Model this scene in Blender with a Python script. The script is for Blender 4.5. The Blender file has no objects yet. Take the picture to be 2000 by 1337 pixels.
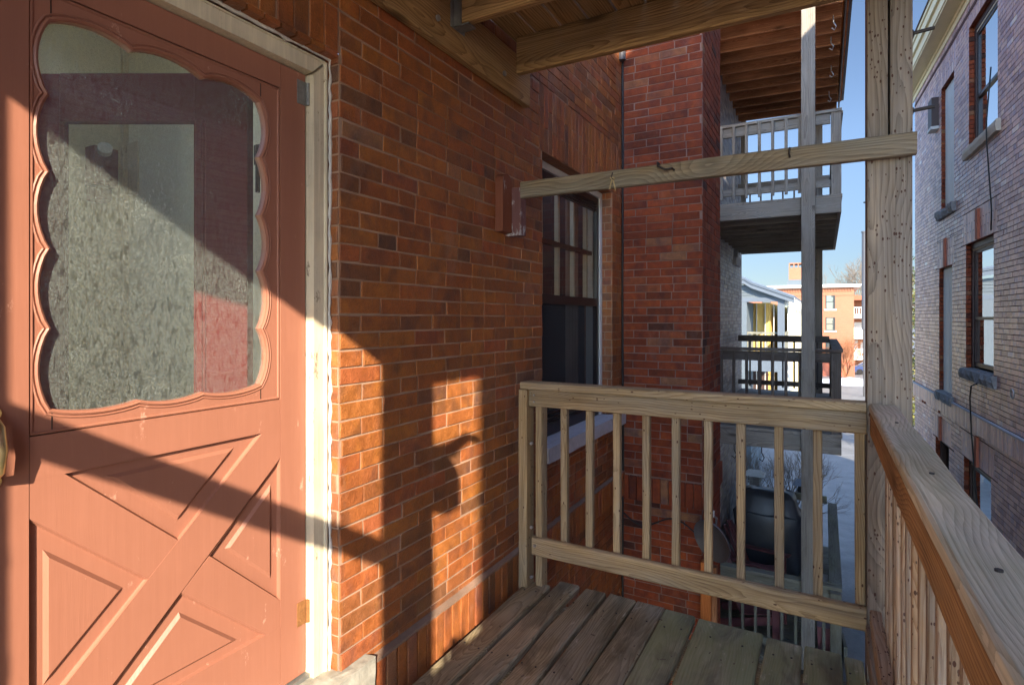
import bpy, bmesh, math, random
from mathutils import Vector, Matrix, noise, geometry
R = math.radians
PI = math.pi
sc = bpy.context.scene
COL = sc.collection
random.seed(7)

# ------------------------------------------------------------------ camera, sky, sun
cam = bpy.data.cameras.new("camera")
cam.sensor_width = 36.0
cam.lens = 1105 / 2000 * 36.0
cam.shift_y = -(620 - 668.5) / 2000 * -1.0
cam.clip_start = 0.02
cam.clip_end = 2000
co = bpy.data.objects.new("camera", cam)
COL.objects.link(co)
co.location = (0, 0, 0)
co.rotation_euler = (R(90), 0, R(28.9))
sc.camera = co

SUN = Vector((1.0, -1.43, 0.86)).normalized()
sl = bpy.data.lights.new("sun", 'SUN')
sl.energy = 2.0
sl.angle = R(0.5)
sl.color = (1.0, 0.87, 0.68)
so = bpy.data.objects.new("sun", sl)
COL.objects.link(so)
so.rotation_euler = SUN.to_track_quat('Z', 'Y').to_euler()

w = bpy.data.worlds.new("World")
sc.world = w
w.use_nodes = True
nt = w.node_tree
sky = nt.nodes.new('ShaderNodeTexSky')
sky.sky_type = 'NISHITA'
sky.sun_disc = False
sky.sun_elevation = math.asin(SUN.z)
sky.sun_rotation = math.atan2(SUN.x, SUN.y)
sky.air_density = 0.7
sky.ozone_density = 1.0
sky.dust_density = 0.1
# northern half of the sky scaled darker to stay blue at this exposure
tc = nt.nodes.new('ShaderNodeTexCoord'); sxyz = nt.nodes.new('ShaderNodeSeparateXYZ'); nt.links.new(tc.outputs['Generated'], sxyz.inputs[0])
def wmap(src, a, b, c, d):
    m_ = nt.nodes.new('ShaderNodeMapRange'); m_.interpolation_type = 'SMOOTHSTEP'; nt.links.new(src, m_.inputs[0])
    for i_, q_ in enumerate((a, b, c, d)): m_.inputs[i_+1].default_value = q_
    return m_.outputs[0]
m1 = wmap(sxyz.outputs[1], 0.0, 0.55, 0.0, 1.0); m2 = wmap(sxyz.outputs[2], 0.6, 0.9, 1.0, 0.0); m3 = wmap(sxyz.outputs[2], 0.0, 0.3, 0.10, 0.0)
pm = nt.nodes.new('ShaderNodeMath'); pm.operation = 'MULTIPLY'; nt.links.new(m1, pm.inputs[0]); nt.links.new(m2, pm.inputs[1])
pf = nt.nodes.new('ShaderNodeMath'); pf.operation = 'MULTIPLY_ADD'; nt.links.new(pm.outputs[0], pf.inputs[0]); pf.inputs[1].default_value = -0.825; pf.inputs[2].default_value = 1.0
pa = nt.nodes.new('ShaderNodeMath'); pa.operation = 'SUBTRACT'; nt.links.new(pf.outputs[0], pa.inputs[0]); nt.links.new(m3, pa.inputs[1])
sc_ = nt.nodes.new('ShaderNodeVectorMath'); sc_.operation = 'SCALE'; nt.links.new(sky.outputs[0], sc_.inputs[0]); nt.links.new(pa.outputs[0], sc_.inputs['Scale'])
nt.links.new(sc_.outputs[0], nt.nodes['Background'].inputs[0])
nt.nodes['Background'].inputs[1].default_value = 0.15
sc.cycles.max_bounces = 12
sc.cycles.diffuse_bounces = 8

vs = sc.view_settings
vs.view_transform = 'Standard'
vs.look = 'None'
vs.exposure = 2.95
vs.gamma = 1.0

# ------------------------------------------------------------------ object helpers
WM = {}
def wm(o):
    return WM.get(o.name, Matrix.Identity(4))

def put(o, M=None, parent=None):
    M = M or Matrix.Identity(4)
    COL.objects.link(o)
    o.matrix_basis = M
    WM[o.name] = M
    if parent is not None:
        o.parent = parent
        o.matrix_parent_inverse = wm(parent).inverted()
    return o

def thing(name, label, cat, loc=(0, 0, 0), group=None, kind=None):
    o = bpy.data.objects.new(name, None)
    o.empty_display_size = 0.1
    put(o, Matrix.Translation(Vector(loc)))
    return tag(o, label, cat, group, kind)

def tag(o, label=None, cat=None, group=None, kind=None):
    if label: o['label'] = label
    if cat: o['category'] = cat
    if group: o['group'] = group
    if kind: o['kind'] = kind
    return o

class MB:
    """mesh collector with per-face colour value and material slot"""
    def __init__(s):
        s.v = []; s.f = []; s.c = []; s.m = []
    def add(s, vs_, fs, c=0.5, m=0):
        b = len(s.v)
        s.v.extend([tuple(p) for p in vs_])
        for f in fs:
            s.f.append([b + i for i in f]); s.c.append(c); s.m.append(m)
    def box(s, a, b, c=0.5, m=0):
        x0, y0, z0 = a; x1, y1, z1 = b
        s.add([(x0,y0,z0),(x1,y0,z0),(x1,y1,z0),(x0,y1,z0),(x0,y0,z1),(x1,y0,z1),(x1,y1,z1),(x0,y1,z1)],
              [(0,3,2,1),(4,5,6,7),(0,1,5,4),(1,2,6,5),(2,3,7,6),(3,0,4,7)], c, m)
    def obox(s, M, sx, sy, sz, c=0.5, m=0):
        vs_ = [M @ Vector((x*sx/2, y*sy/2, z*sz/2)) for z in (-1,1) for x, y in ((-1,-1),(1,-1),(1,1),(-1,1))]
        s.add(vs_, [(0,3,2,1),(4,5,6,7),(0,1,5,4),(1,2,6,5),(2,3,7,6),(3,0,4,7)], c, m)
    def tube(s, pts, rad, n=8, c=0.5, m=0, cap=True):
        pts = [Vector(p) for p in pts]
        rr = rad if isinstance(rad, (list, tuple)) else [rad]*len(pts)
        rings = []
        prev = None
        for i, p in enumerate(pts):
            d = (pts[min(i+1, len(pts)-1)] - pts[max(i-1, 0)])
            if d.length < 1e-9: d = Vector((0,0,1))
            d.normalize()
            if prev is None:
                a = Vector((0,0,1)) if abs(d.z) < 0.9 else Vector((1,0,0))
                u = d.cross(a).normalized()
            else:
                u = (prev - d*prev.dot(d)).normalized()
            prev = u
            v = d.cross(u)
            rings.append([p + (u*math.cos(2*PI*k/n) + v*math.sin(2*PI*k/n))*rr[i] for k in range(n)])
        vs_ = [q for r_ in rings for q in r_]
        fs = []
        for i in range(len(pts)-1):
            for k in range(n):
                k2 = (k+1) % n
                fs.append((i*n+k, i*n+k2, (i+1)*n+k2, (i+1)*n+k))
        if cap:
            fs.append(tuple(reversed(range(n))))
            fs.append(tuple((len(pts)-1)*n+k for k in range(n)))
        s.add(vs_, fs, c, m)
    def prism(s, poly, f, d0, d1, inset=0.0, c=0.5, m=0):
        """poly: list of 2d points; f(a,b,d) -> xyz; d0 back, d1 front; front face inset"""
        n = len(poly)
        cx = sum(p[0] for p in poly)/n; cy = sum(p[1] for p in poly)/n
        def ins(i):
            if inset == 0: return poly[i]
            p0 = Vector(poly[i-1]); p1 = Vector(poly[i]); p2 = Vector(poly[(i+1) % n])
            e1 = (p1-p0).normalized(); e2 = (p2-p1).normalized()
            n1 = Vector((-e1.y, e1.x)); n2 = Vector((-e2.y, e2.x))
            if n1.dot(Vector((cx,cy))-p1) < 0: n1 = -n1
            if n2.dot(Vector((cx,cy))-p1) < 0: n2 = -n2
            b = (n1+n2)
            k = inset / max(0.15, (b.length_squared/2))
            return p1 + b*k
        vs_ = [f(p[0], p[1], d0) for p in poly] + [f(q[0], q[1], d1) for q in [ins(i) for i in range(n)]]
        fs = [tuple(range(n))[::-1], tuple(range(n, 2*n))]
        for i in range(n):
            j = (i+1) % n
            fs.append((i, j, n+j, n+i))
        s.add(vs_, fs, c, m)
    def build(s, name, mats, parent=None, M=None, smooth=False, fixn=True):
        me = bpy.data.meshes.new(name)
        if M is not None and M != Matrix.Identity(4):
            Mi = M.inverted()
            vv = [tuple(Mi @ Vector(p)) for p in s.v]
        else:
            vv = s.v
        me.from_pydata(vv, [], s.f)
        if not isinstance(mats, (list, tuple)): mats = [mats]
        for m_ in mats: me.materials.append(m_)
        me.polygons.foreach_set('material_index', s.m)
        at = me.attributes.new('rnd', 'FLOAT', 'FACE')
        at.data.foreach_set('value', s.c)
        if fixn:
            bm = bmesh.new(); bm.from_mesh(me)
            bmesh.ops.recalc_face_normals(bm, faces=bm.faces)
            bm.to_mesh(me); bm.free()
        if smooth:
            me.polygons.foreach_set('use_smooth', [True]*len(me.polygons))
        me.update()
        o = bpy.data.objects.new(name, me)
        return put(o, M, parent)

def bar(name, p0, p1, w_, h_, mat, parent=None, up=(0,0,1), seg=1, wob=0.0, ch=0.004, sag=0.0):
    """a board from p0 to p1; local X runs along it; w_ across, h_ along 'up'"""
    p0 = Vector(p0); p1 = Vector(p1)
    d = p1 - p0; L = d.length; d.normalize()
    u = Vector(up); u = (u - d*u.dot(d)).normalized()
    s_ = u.cross(d)
    M = Matrix((( d.x, s_.x, u.x, (p0.x+p1.x)/2), (d.y, s_.y, u.y, (p0.y+p1.y)/2), (d.z, s_.z, u.z, (p0.z+p1.z)/2), (0,0,0,1)))
    rnd = random.random()*50
    prof = [(-1,-1,1,0),(-1,-1,0,1),(-1,1,0,-1),(-1,1,1,0),(1,1,-1,0),(1,1,0,-1),(1,-1,0,1),(1,-1,-1,0)]
    mb = MB(); vs_ = []
    n = max(1, seg)
    for i in range(n+1):
        x = -L/2 + L*i/n
        a = wob*noise.noise(Vector((x*2.3+rnd, 0, 0)))
        b = wob*noise.noise(Vector((x*2.3+rnd, 9, 0)))
        t = wob*0.6*noise.noise(Vector((x*1.7+rnd, 5, 3)))
        for (sy, sz, cy, cz) in prof:
            e = a if sy < 0 else b
            y = sy*w_/2 + cy*ch + e
            z = sz*h_/2 + cz*ch + t*sy*0.5
            vs_.append((x, y, z))
    fs = []
    for i in range(n):
        for k in range(8):
            k2 = (k+1) % 8
            fs.append((i*8+k, i*8+k2, (i+1)*8+k2, (i+1)*8+k))
    fs.append(tuple(range(8))); fs.append(tuple(n*8+k for k in reversed(range(8))))
    mb.add(vs_, fs)
    me = bpy.data.meshes.new(name)
    me.from_pydata(mb.v, [], mb.f)
    me.materials.append(mat)
    bm = bmesh.new(); bm.from_mesh(me); bmesh.ops.recalc_face_normals(bm, faces=bm.faces); bm.to_mesh(me); bm.free()
    o = bpy.data.objects.new(name, me)
    return put(o, M, parent)

# ------------------------------------------------------------------ material helpers
def newmat(name):
    m = bpy.data.materials.new(name); m.use_nodes = True
    return m, m.node_tree, m.node_tree.nodes['Principled BSDF']

class G:
    def __init__(s, nt_): s.nt = nt_
    def n(s, t, **kw):
        nd = s.nt.nodes.new(t)
        for k, v in kw.items(): setattr(nd, k, v)
        return nd
    def l(s, a, b): s.nt.links.new(a, b)
    def val(s, sock, x):
        if hasattr(x, 'is_linked') or hasattr(x, 'links'): s.l(x, sock)
        else: sock.default_value = x
    def math(s, op, a, b=None, c=None, clamp=False):
        nd = s.n('ShaderNodeMath', operation=op); nd.use_clamp = clamp
        s.val(nd.inputs[0], a)
        if b is not None: s.val(nd.inputs[1], b)
        if c is not None: s.val(nd.inputs[2], c)
        return nd.outputs[0]
    def mapr(s, x, a, b, c=0.0, d=1.0, smooth=False):
        nd = s.n('ShaderNodeMapRange'); nd.clamp = True
        if smooth: nd.interpolation_type = 'SMOOTHSTEP'
        s.val(nd.inputs[0], x)
        for i, q in enumerate((a, b, c, d)): s.val(nd.inputs[i+1], q)
        return nd.outputs[0]
    def noise(s, vec, scale, detail=4, rough=0.55, dist=0.0):
        nd = s.n('ShaderNodeTexNoise')
        if vec is not None: s.l(vec, nd.inputs['Vector'])
        nd.inputs['Scale'].default_value = scale; nd.inputs['Detail'].default_value = detail
        nd.inputs['Roughness'].default_value = rough; nd.inputs['Distortion'].default_value = dist
        return nd.outputs[0]
    def mapping(s, vec, scale=(1,1,1), loc=(0,0,0)):
        nd = s.n('ShaderNodeMapping'); s.l(vec, nd.inputs[0])
        nd.inputs['Scale'].default_value = scale; nd.inputs['Location'].default_value = loc
        return nd.outputs[0]
    def mix(s, f, a, b, mode='MIX'):
        nd = s.n('ShaderNodeMix', data_type='RGBA', blend_type=mode)
        s.val(nd.inputs[0], f)
        for i, x in ((6, a), (7, b)):
            if isinstance(x, tuple): nd.inputs[i].default_value = (*x[:3], 1)
            else: s.l(x, nd.inputs[i])
        return nd.outputs[2]
    def ramp(s, f, stops):
        nd = s.n('ShaderNodeValToRGB'); s.l(f, nd.inputs[0])
        e = nd.color_ramp.elements
        while len(e) < len(stops): e.new(0.5)
        for i, (p, c) in enumerate(stops):
            e[i].position = p; e[i].color = (*c, 1)
        return nd.outputs[0]
    def bump(s, h, strength, dist=0.002, nrm=None):
        nd = s.n('ShaderNodeBump'); s.l(h, nd.inputs['Height'])
        nd.inputs['Strength'].default_value = strength; nd.inputs['Distance'].default_value = dist
        if nrm is not None: s.l(nrm, nd.inputs['Normal'])
        return nd.outputs[0]
    def obj(s):
        return s.n('ShaderNodeTexCoord').outputs['Object']
    def rnd(s):
        return s.n('ShaderNodeObjectInfo').outputs['Random']
    def attr(s):
        return s.n('ShaderNodeAttribute', attribute_name='rnd').outputs['Fac']

def brick_mat(name, stops, mott=(0.6, 1.15), rough=0.75, whiten=0.0, streak=0.0, spec=0.4, stain=None, hue=((0.55,0.66,1.15),(1.25,1.35,0.9))):
    m, t, p = newmat(name); g = G(t); o = g.obj()
    base = g.ramp(g.attr(), stops)
    n1 = g.noise(o, 22, 5, 0.6)
    n2 = g.noise(o, 160, 3, 0.6)
    n3 = g.noise(o, 1.3, 3, 0.5)
    k = g.mapr(g.math('MULTIPLY_ADD', n2, 0.5, g.math('MULTIPLY', n1, 0.8)), 0.35, 0.95, mott[0], mott[1])
    k = g.math('MULTIPLY', k, g.mapr(n3, 0.3, 0.7, 0.82, 1.15))
    hs = g.n('ShaderNodeHueSaturation'); g.l(base, hs.inputs['Color']); g.l(k, hs.inputs['Value'])
    c = hs.outputs[0]
    if hue:
        hn = g.noise(g.mapping(o, (1,1.0,0.55)), 16, 3, 0.5, 0.4)
        sh2 = g.n('ShaderNodeVectorMath', operation='ADD'); g.l(o, sh2.inputs[0])
        cb = g.n('ShaderNodeCombineXYZ'); g.l(g.math('MULTIPLY', g.attr(), 41.0), cb.inputs[0]); g.l(cb.outputs[0], sh2.inputs[1])
        h2 = g.noise(g.mapping(sh2.outputs[0], (1,1.0,0.7)), 9, 2, 0.5, 0.3)
        c = g.mix(g.mapr(h2, 0.5, 0.68, 0, 0.75), c, g.mix(1.0, c, hue[0], 'MULTIPLY'))
        c = g.mix(g.mapr(hn, 0.55, 0.72, 0, 0.6), c, g.mix(1.0, c, hue[1], 'MULTIPLY'))
    if whiten > 0:
        wv = g.noise(g.mapping(o, (1,1,0.5)), 5, 6, 0.7)
        c = g.mix(g.mapr(wv, 0.56, 0.78, 0, whiten), c, (0.55,0.5,0.45))
    if stain:
        sx = g.n('ShaderNodeSeparateXYZ'); g.l(o, sx.inputs[0])
        f = g.mapr(g.math('MULTIPLY_ADD', g.noise(o, 0.8, 3), 2.0, sx.outputs[2]), stain[0], stain[1])
        c = g.mix(f, stain[2], c, 'MIX') if False else g.mix(f, g.mix(1.0, c, stain[2], 'MULTIPLY'), c)
    g.l(c, p.inputs['Base Color'])
    p.inputs['Roughness'].default_value = rough
    g.l(g.mapr(n1, 0.3, 0.7, rough-0.12, min(1, rough+0.15)), p.inputs['Roughness'])
    p.inputs['Specular IOR Level'].default_value = spec
    g.l(g.bump(g.math('MULTIPLY_ADD', n1, 2.0, n2), 0.85, 0.003), p.inputs['Normal'])
    return m

def mortar_mat(name, col, dirt=0.5):
    m, t, p = newmat(name); g = G(t); o = g.obj()
    n = g.noise(o, 3, 5, 0.65); n2 = g.noise(o, 120, 3)
    c = g.mix(g.mapr(n, 0.35, 0.7, 0, dirt), col, tuple(x*0.45 for x in col))
    g.l(c, p.inputs['Base Color']); p.inputs['Roughness'].default_value = 0.95
    g.l(g.bump(n2, 0.6, 0.002), p.inputs['Normal'])
    return m

def wood_mat(name, light, dark, grey=(0.30,0.27,0.23), weather=0.5, moss=0.0, specks=0.0, ring=34.0, rough=0.8, spread=0.35, knots=1.0, kpick=0.42, paint=None, crack=0.35, worn=0.0):
    m, t, p = newmat(name); g = G(t); o = g.obj(); r = g.rnd()
    off = g.n('ShaderNodeCombineXYZ')
    g.l(g.math('MULTIPLY', r, 37.0), off.inputs[0]); g.l(g.math('MULTIPLY_ADD', r, 5.1, 0.11), off.inputs[1]); g.l(g.math('MULTIPLY', r, 3.3), off.inputs[2])
    # slow wander of the log axis, so flat-sawn faces show long cathedral grain
    sh = g.n('ShaderNodeVectorMath', operation='ADD'); g.l(o, sh.inputs[0]); g.l(off.outputs[0], sh.inputs[1])
    slow = g.n('ShaderNodeTexNoise'); g.l(g.mapping(sh.outputs[0], (0.9,2.2,2.2)), slow.inputs['Vector']); slow.inputs['Scale'].default_value = 1.2; slow.inputs['Detail'].default_value = 2
    # knots
    kv = g.n('ShaderNodeTexVoronoi'); g.l(g.mapping(sh.outputs[0], (1.7,5.5,5.5)), kv.inputs['Vector']); kv.inputs['Scale'].default_value = 1.0
    kd = kv.outputs['Distance']
    ks = g.math('GREATER_THAN', g.n('ShaderNodeSeparateColor').outputs[0], 0.0)
    sepc = g.n('ShaderNodeSeparateColor'); g.l(kv.outputs['Color'], sepc.inputs[0])
    pick = g.math('LESS_THAN', sepc.outputs[0], kpick)
    fall = g.math('MULTIPLY', g.mapr(kd, 0.0, 0.55, 1.0, 0.0, True), pick)
    sx = g.n('ShaderNodeSeparateXYZ'); g.l(o, sx.inputs[0])
    sn = g.n('ShaderNodeSeparateColor'); g.l(slow.outputs['Color'], sn.inputs[0])
    y = g.math('ADD', sx.outputs[1], g.math('MULTIPLY_ADD', sn.outputs[0], 0.22, g.math('MULTIPLY_ADD', r, 0.16, -0.19)))
    z = g.math('ADD', sx.outputs[2], g.math('MULTIPLY_ADD', sn.outputs[1], 0.12, g.math('MULTIPLY_ADD', r, -0.1, 0.03)))
    rad = g.math('SQRT', g.math('ADD', g.math('MULTIPLY', y, y), g.math('MULTIPLY', z, z)))
    fine = g.noise(g.mapping(sh.outputs[0], (3,60,60)), 1.0, 4, 0.6)
    rad = g.math('ADD', rad, g.math('MULTIPLY', fall, 0.045*knots))
    rad = g.math('MULTIPLY_ADD', fine, 0.006, rad)
    fr = g.math('FRACT', g.math('MULTIPLY', rad, ring*3.2))
    late = g.math('POWER', fr, 2.2)
    streak = g.noise(g.mapping(sh.outputs[0], (1.5,140,140)), 1.0, 3, 0.7)
    f = g.math('ADD', g.math('MULTIPLY', late, 0.62), g.mapr(streak, 0.3, 0.72, -0.15, 0.7), clamp=True)
    col = g.mix(f, light, dark)
    # per board tint
    hs = g.n('ShaderNodeHueSaturation'); g.l(col, hs.inputs['Color'])
    blot = g.noise(g.mapping(sh.outputs[0], (1.3,4,4), (7,2,5)), 1.0, 5, 0.6)
    g.l(g.math('MULTIPLY', g.math('MULTIPLY_ADD', r, spread, 1.0-spread/2), g.mapr(blot, 0.32, 0.68, 0.58, 1.25)), hs.inputs['Value'])
    col = hs.outputs[0]
    wn = g.noise(g.mapping(sh.outputs[0], (2.0,9,9)), 1.0, 5, 0.65)
    wf = g.mapr(wn, 0.62-weather*0.4, 0.8-weather*0.3, 0.0, min(1.0, 0.35+weather*0.7))
    gm = g.mix(f, grey, tuple(x*0.55 for x in grey))
    col = g.mix(wf, col, gm)
    if paint:
        pn = g.noise(g.mapping(sh.outputs[0], (3,7,7)), 3.0, 6, 0.7)
        col = g.mix(g.mapr(pn, 0.5, 0.56), paint, col)
    if moss > 0:
        mn = g.noise(g.mapping(sh.outputs[0], (1.6,5,5)), 1.0, 5, 0.6)
        ge = g.n('ShaderNodeNewGeometry'); gz = g.n('ShaderNodeSeparateXYZ'); g.l(ge.outputs['Normal'], gz.inputs[0])
        col = g.mix(g.math('MULTIPLY', g.mapr(mn, 0.5-moss*0.3, 0.72-moss*0.2, 0, min(1.0, moss)), g.mapr(gz.outputs[2], -0.2, 0.6, 0.35, 1.0)), col, (0.22,0.235,0.10))
    if worn > 0:
        wv = g.noise(g.mapping(sh.outputs[0], (5,14,14)), 1.0, 6, 0.7, 0.5)
        col = g.mix(g.mapr(wv, 0.62, 0.70, 0, worn), col, (0.62,0.54,0.42))
        wd = g.noise(g.mapping(sh.outputs[0], (2.5,8,8), (4,4,4)), 1.0, 5, 0.6, 0.5)
        col = g.mix(g.mapr(wd, 0.48, 0.66, 0, 0.7), col, tuple(x*0.4 for x in dark))
    kcore = g.math('MULTIPLY', g.mapr(kd, 0.05, 0.16, 1.0, 0.0), pick)
    col = g.mix(g.math('MULTIPLY', kcore, 0.75*min(1, knots)), col, tuple(x*0.35 for x in dark))
    h = g.math('MULTIPLY_ADD', f, -0.7, g.math('MULTIPLY', fine, 0.6))
    if specks > 0:
        sv = g.n('ShaderNodeTexVoronoi'); g.l(g.mapping(sh.outputs[0], (55,110,110)), sv.inputs['Vector']); sv.inputs['Scale'].default_value = 1.0
        s2 = g.n('ShaderNodeSeparateColor'); g.l(sv.outputs['Color'], s2.inputs[0])
        sz = g.mapr(s2.outputs[1], 0, 1, 0.18, 0.42)
        dn = g.noise(g.mapping(sh.outputs[0], (4,6,6)), 1.0, 2)
        sp = g.math('MULTIPLY', g.math('LESS_THAN', sv.outputs['Distance'], sz), g.math('LESS_THAN', s2.outputs[0], g.mapr(dn, 0.4, 0.65, 0.0, specks)))
        col = g.mix(g.math('MULTIPLY', sp, 0.85), col, (0.06,0.018,0.01))
        h = g.math('SUBTRACT', h, g.math('MULTIPLY', sp, 0.8))
    if crack > 0:
        cn = g.noise(g.mapping(sh.outputs[0], (1.1,55,55), (3,1,2)), 1.0, 3, 0.5)
        ck = g.math('MULTIPLY', g.math('GREATER_THAN', cn, 0.715), crack)
        col = g.mix(ck, col, tuple(x*0.25 for x in dark))
        h = g.math('SUBTRACT', h, ck)
    g.l(col, p.inputs['Base Color'])
    p.inputs['Roughness'].default_value = rough
    p.inputs['Specular IOR Level'].default_value = 0.25
    g.l(g.bump(h, 0.75, 0.0035), p.inputs['Normal'])
    return m

def paint_mat(name, col, rough=0.5, dirt=0.15, bump=0.15, vert=True, chip=None, spec=0.4):
    m, t, p = newmat(name); g = G(t); o = g.obj()
    n = g.noise(o, 4, 6, 0.65)
    gr = g.noise(g.mapping(o, (90,90,4) if vert else (4,90,90)), 1.0, 4, 0.6)
    c = g.mix(g.mapr(n, 0.35, 0.75, 0, dirt), col, tuple(x*0.5 for x in col))
    c = g.mix(g.mapr(gr, 0.45, 0.8, 0, dirt*0.8), c, tuple(min(1, x*1.4+0.02) for x in col))
    if chip:
        cn = g.noise(g.mapping(o, (1,1,0.45)), 14, 7, 0.75)
        c = g.mix(g.mapr(cn, chip[1], chip[1]+0.05), c, chip[0])
    g.l(c, p.inputs['Base Color']); p.inputs['Roughness'].default_value = rough
    p.inputs['Specular IOR Level'].default_value = spec
    g.l(g.bump(g.math('MULTIPLY_ADD', n, 0.4, gr), bump, 0.002), p.inputs['Normal'])
    return m

def plain(name, col, rough=0.5, metal=0.0, noise_=0.2, nscale=12, bump=0.1, spec=0.5):
    m, t, p = newmat(name); g = G(t); o = g.obj()
    n = g.noise(o, nscale, 5, 0.6)
    g.l(g.mix(g.mapr(n, 0.3, 0.75, 0, noise_*2), col, tuple(x*0.5 for x in col)), p.inputs['Base Color'])
    p.inputs['Roughness'].default_value = rough; p.inputs['Metallic'].default_value = metal
    p.inputs['Specular IOR Level'].default_value = spec
    if bump: g.l(g.bump(n, bump, 0.004), p.inputs['Normal'])
    return m

def glass_mat(name, tint=(0.9,0.95,0.93), refl=1.0, dirt=0.0, solid=None):
    m, t, p = newmat(name); g = G(t); o = g.obj()
    out = t.nodes['Material Output']
    tr = g.n('ShaderNodeBsdfTransparent'); tr.inputs[0].default_value = (*tint, 1)
    gl = g.n('ShaderNodeBsdfGlossy'); gl.inputs['Roughness'].default_value = 0.015
    wv = g.noise(o, 2.5, 2); 
    g.l(g.bump(wv, 0.05, 0.01), gl.inputs['Normal'])
    fr = g.n('ShaderNodeFresnel'); g.l(g.math('MULTIPLY_ADD', g.n('ShaderNodeNewGeometry').outputs['Backfacing'], 1/1.5-1.5, 1.5), fr.inputs[0])
    mx = g.n('ShaderNodeMixShader'); g.l(g.math('MULTIPLY', fr.outputs[0], refl*1.6, clamp=True), mx.inputs[0])
    if solid:
        df = g.n('ShaderNodeBsdfDiffuse'); df.inputs[0].default_value = (*solid, 1)
        g.l(df.outputs[0], mx.inputs[1])
    else:
        g.l(tr.outputs[0], mx.inputs[1])
    g.l(gl.outputs[0], mx.inputs[2])
    last = mx.outputs[0]
    if dirt > 0:
        d = g.n('ShaderNodeBsdfDiffuse'); d.inputs[0].default_value = (0.56,0.63,0.58,1)
        tl = g.n('ShaderNodeBsdfTranslucent'); tl.inputs[0].default_value = (0.6,0.62,0.6,1)
        m3 = g.n('ShaderNodeMixShader'); m3.inputs[0].default_value = 0.25
        g.l(d.outputs[0], m3.inputs[1]); g.l(tl.outputs[0], m3.inputs[2])
        sp = g.noise(g.mapping(o, (1,1,1)), 300, 3, 0.8, 1.2)
        rv = g.n('ShaderNodeMapping'); g.l(o, rv.inputs[0]); rv.inputs['Rotation'].default_value = (R(40),0,0); rv.inputs['Scale'].default_value = (1,1,0.35)
        dr = g.noise(rv.outputs[0], 95, 4, 0.6, 0.8)
        big = g.noise(o, 5, 3)
        f = g.math('MULTIPLY', g.mapr(sp, 0.44, 0.62, 0.3, 1.25), g.mapr(dr, 0.34, 0.5, 0.4, 1.0))
        f = g.math('MULTIPLY', g.math('MULTIPLY', f, g.mapr(big, 0.3, 0.7, 0.75, 1.1)), dirt)
        m4 = g.n('ShaderNodeMixShader'); g.l(f, m4.inputs[0]); g.l(last, m4.inputs[1]); g.l(m3.outputs[0], m4.inputs[2])
        last = m4.outputs[0]
    g.l(last, out.inputs[0])
    return m

# ------------------------------------------------------------------ materials
M = {}
M['brick_red'] = brick_mat('brick_red', [(0.0,(0.18,0.078,0.036)),(0.08,(0.25,0.092,0.034)),(0.35,(0.32,0.098,0.030)),(0.7,(0.37,0.130,0.033)),(0.93,(0.34,0.092,0.034)),(1.0,(0.32,0.15,0.07))], mott=(0.5,1.25), rough=0.45, spec=0.45, whiten=0.16)
M['mortar_pink'] = mortar_mat('mortar_pink', (0.40,0.255,0.175), 0.8)
M['mortar_wash'] = mortar_mat('mortar_wash', (0.27,0.17,0.12), 0.8)
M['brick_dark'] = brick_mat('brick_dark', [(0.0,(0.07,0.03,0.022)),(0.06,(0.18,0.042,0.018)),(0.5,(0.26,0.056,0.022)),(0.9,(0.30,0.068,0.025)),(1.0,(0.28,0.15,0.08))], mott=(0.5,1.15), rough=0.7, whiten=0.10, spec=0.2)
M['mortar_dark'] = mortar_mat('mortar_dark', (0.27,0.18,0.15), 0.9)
M['brick_mauve'] = brick_mat('brick_mauve', [(0.0,(0.34,0.17,0.15)),(0.3,(0.54,0.31,0.265)),(0.6,(0.62,0.37,0.305)),(0.9,(0.66,0.41,0.33)),(0.965,(0.68,0.45,0.36)),(1.0,(0.80,0.68,0.60))], mott=(0.75,1.15), rough=0.38, spec=1.0)
M['mortar_red'] = mortar_mat('mortar_red', (0.085,0.038,0.035), 0.5)
M['brick_grey'] = brick_mat('brick_grey', [(0.0,(0.24,0.20,0.19)),(0.5,(0.42,0.37,0.34)),(1.0,(0.55,0.50,0.46))], mott=(0.7,1.1), rough=0.5, spec=0.6)
M['wood_rail'] = wood_mat('wood_rail', (0.52,0.37,0.195), (0.24,0.15,0.07), (0.36,0.295,0.205), weather=0.5, specks=0.10, kpick=0.55, knots=1.3)
M['wood_beam'] = wood_mat('wood_beam', (0.38,0.28,0.165), (0.16,0.11,0.06), (0.28,0.25,0.19), weather=0.65, kpick=0.6, knots=1.4, ring=28)
M['wood_post'] = wood_mat('wood_post', (0.35,0.27,0.185), (0.13,0.095,0.065), (0.29,0.245,0.20), weather=0.72, specks=0.38, ring=26, knots=1.3, kpick=0.62)
M['wood_amber'] = wood_mat('wood_amber', (0.56,0.29,0.11), (0.26,0.12,0.045), (0.40,0.30,0.2), weather=0.12, ring=30)
M['wood_cap'] = wood_mat('wood_cap', (0.66,0.54,0.37), (0.38,0.29,0.18), (0.64,0.55,0.42), weather=0.75, moss=0.42, ring=30)
M['wood_slat'] = wood_mat('wood_slat', (0.60,0.42,0.25), (0.34,0.18,0.08), (0.52,0.45,0.37), weather=0.45, specks=0.5)
M['wood_ceiling'] = wood_mat('wood_ceiling', (0.58,0.35,0.145), (0.22,0.12,0.045), (0.42,0.29,0.15), weather=0.3, ring=30)
M['wood_deck'] = wood_mat('wood_deck', (0.43,0.345,0.205), (0.20,0.15,0.08), (0.34,0.295,0.215), weather=0.55, worn=0.6, ring=40, spread=0.25)
M['wood_deck_moss'] = wood_mat('wood_deck_moss', (0.50,0.43,0.29), (0.28,0.23,0.15), (0.47,0.44,0.34), weather=0.5, moss=0.75, worn=0.7, ring=40, spread=0.35)
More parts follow.
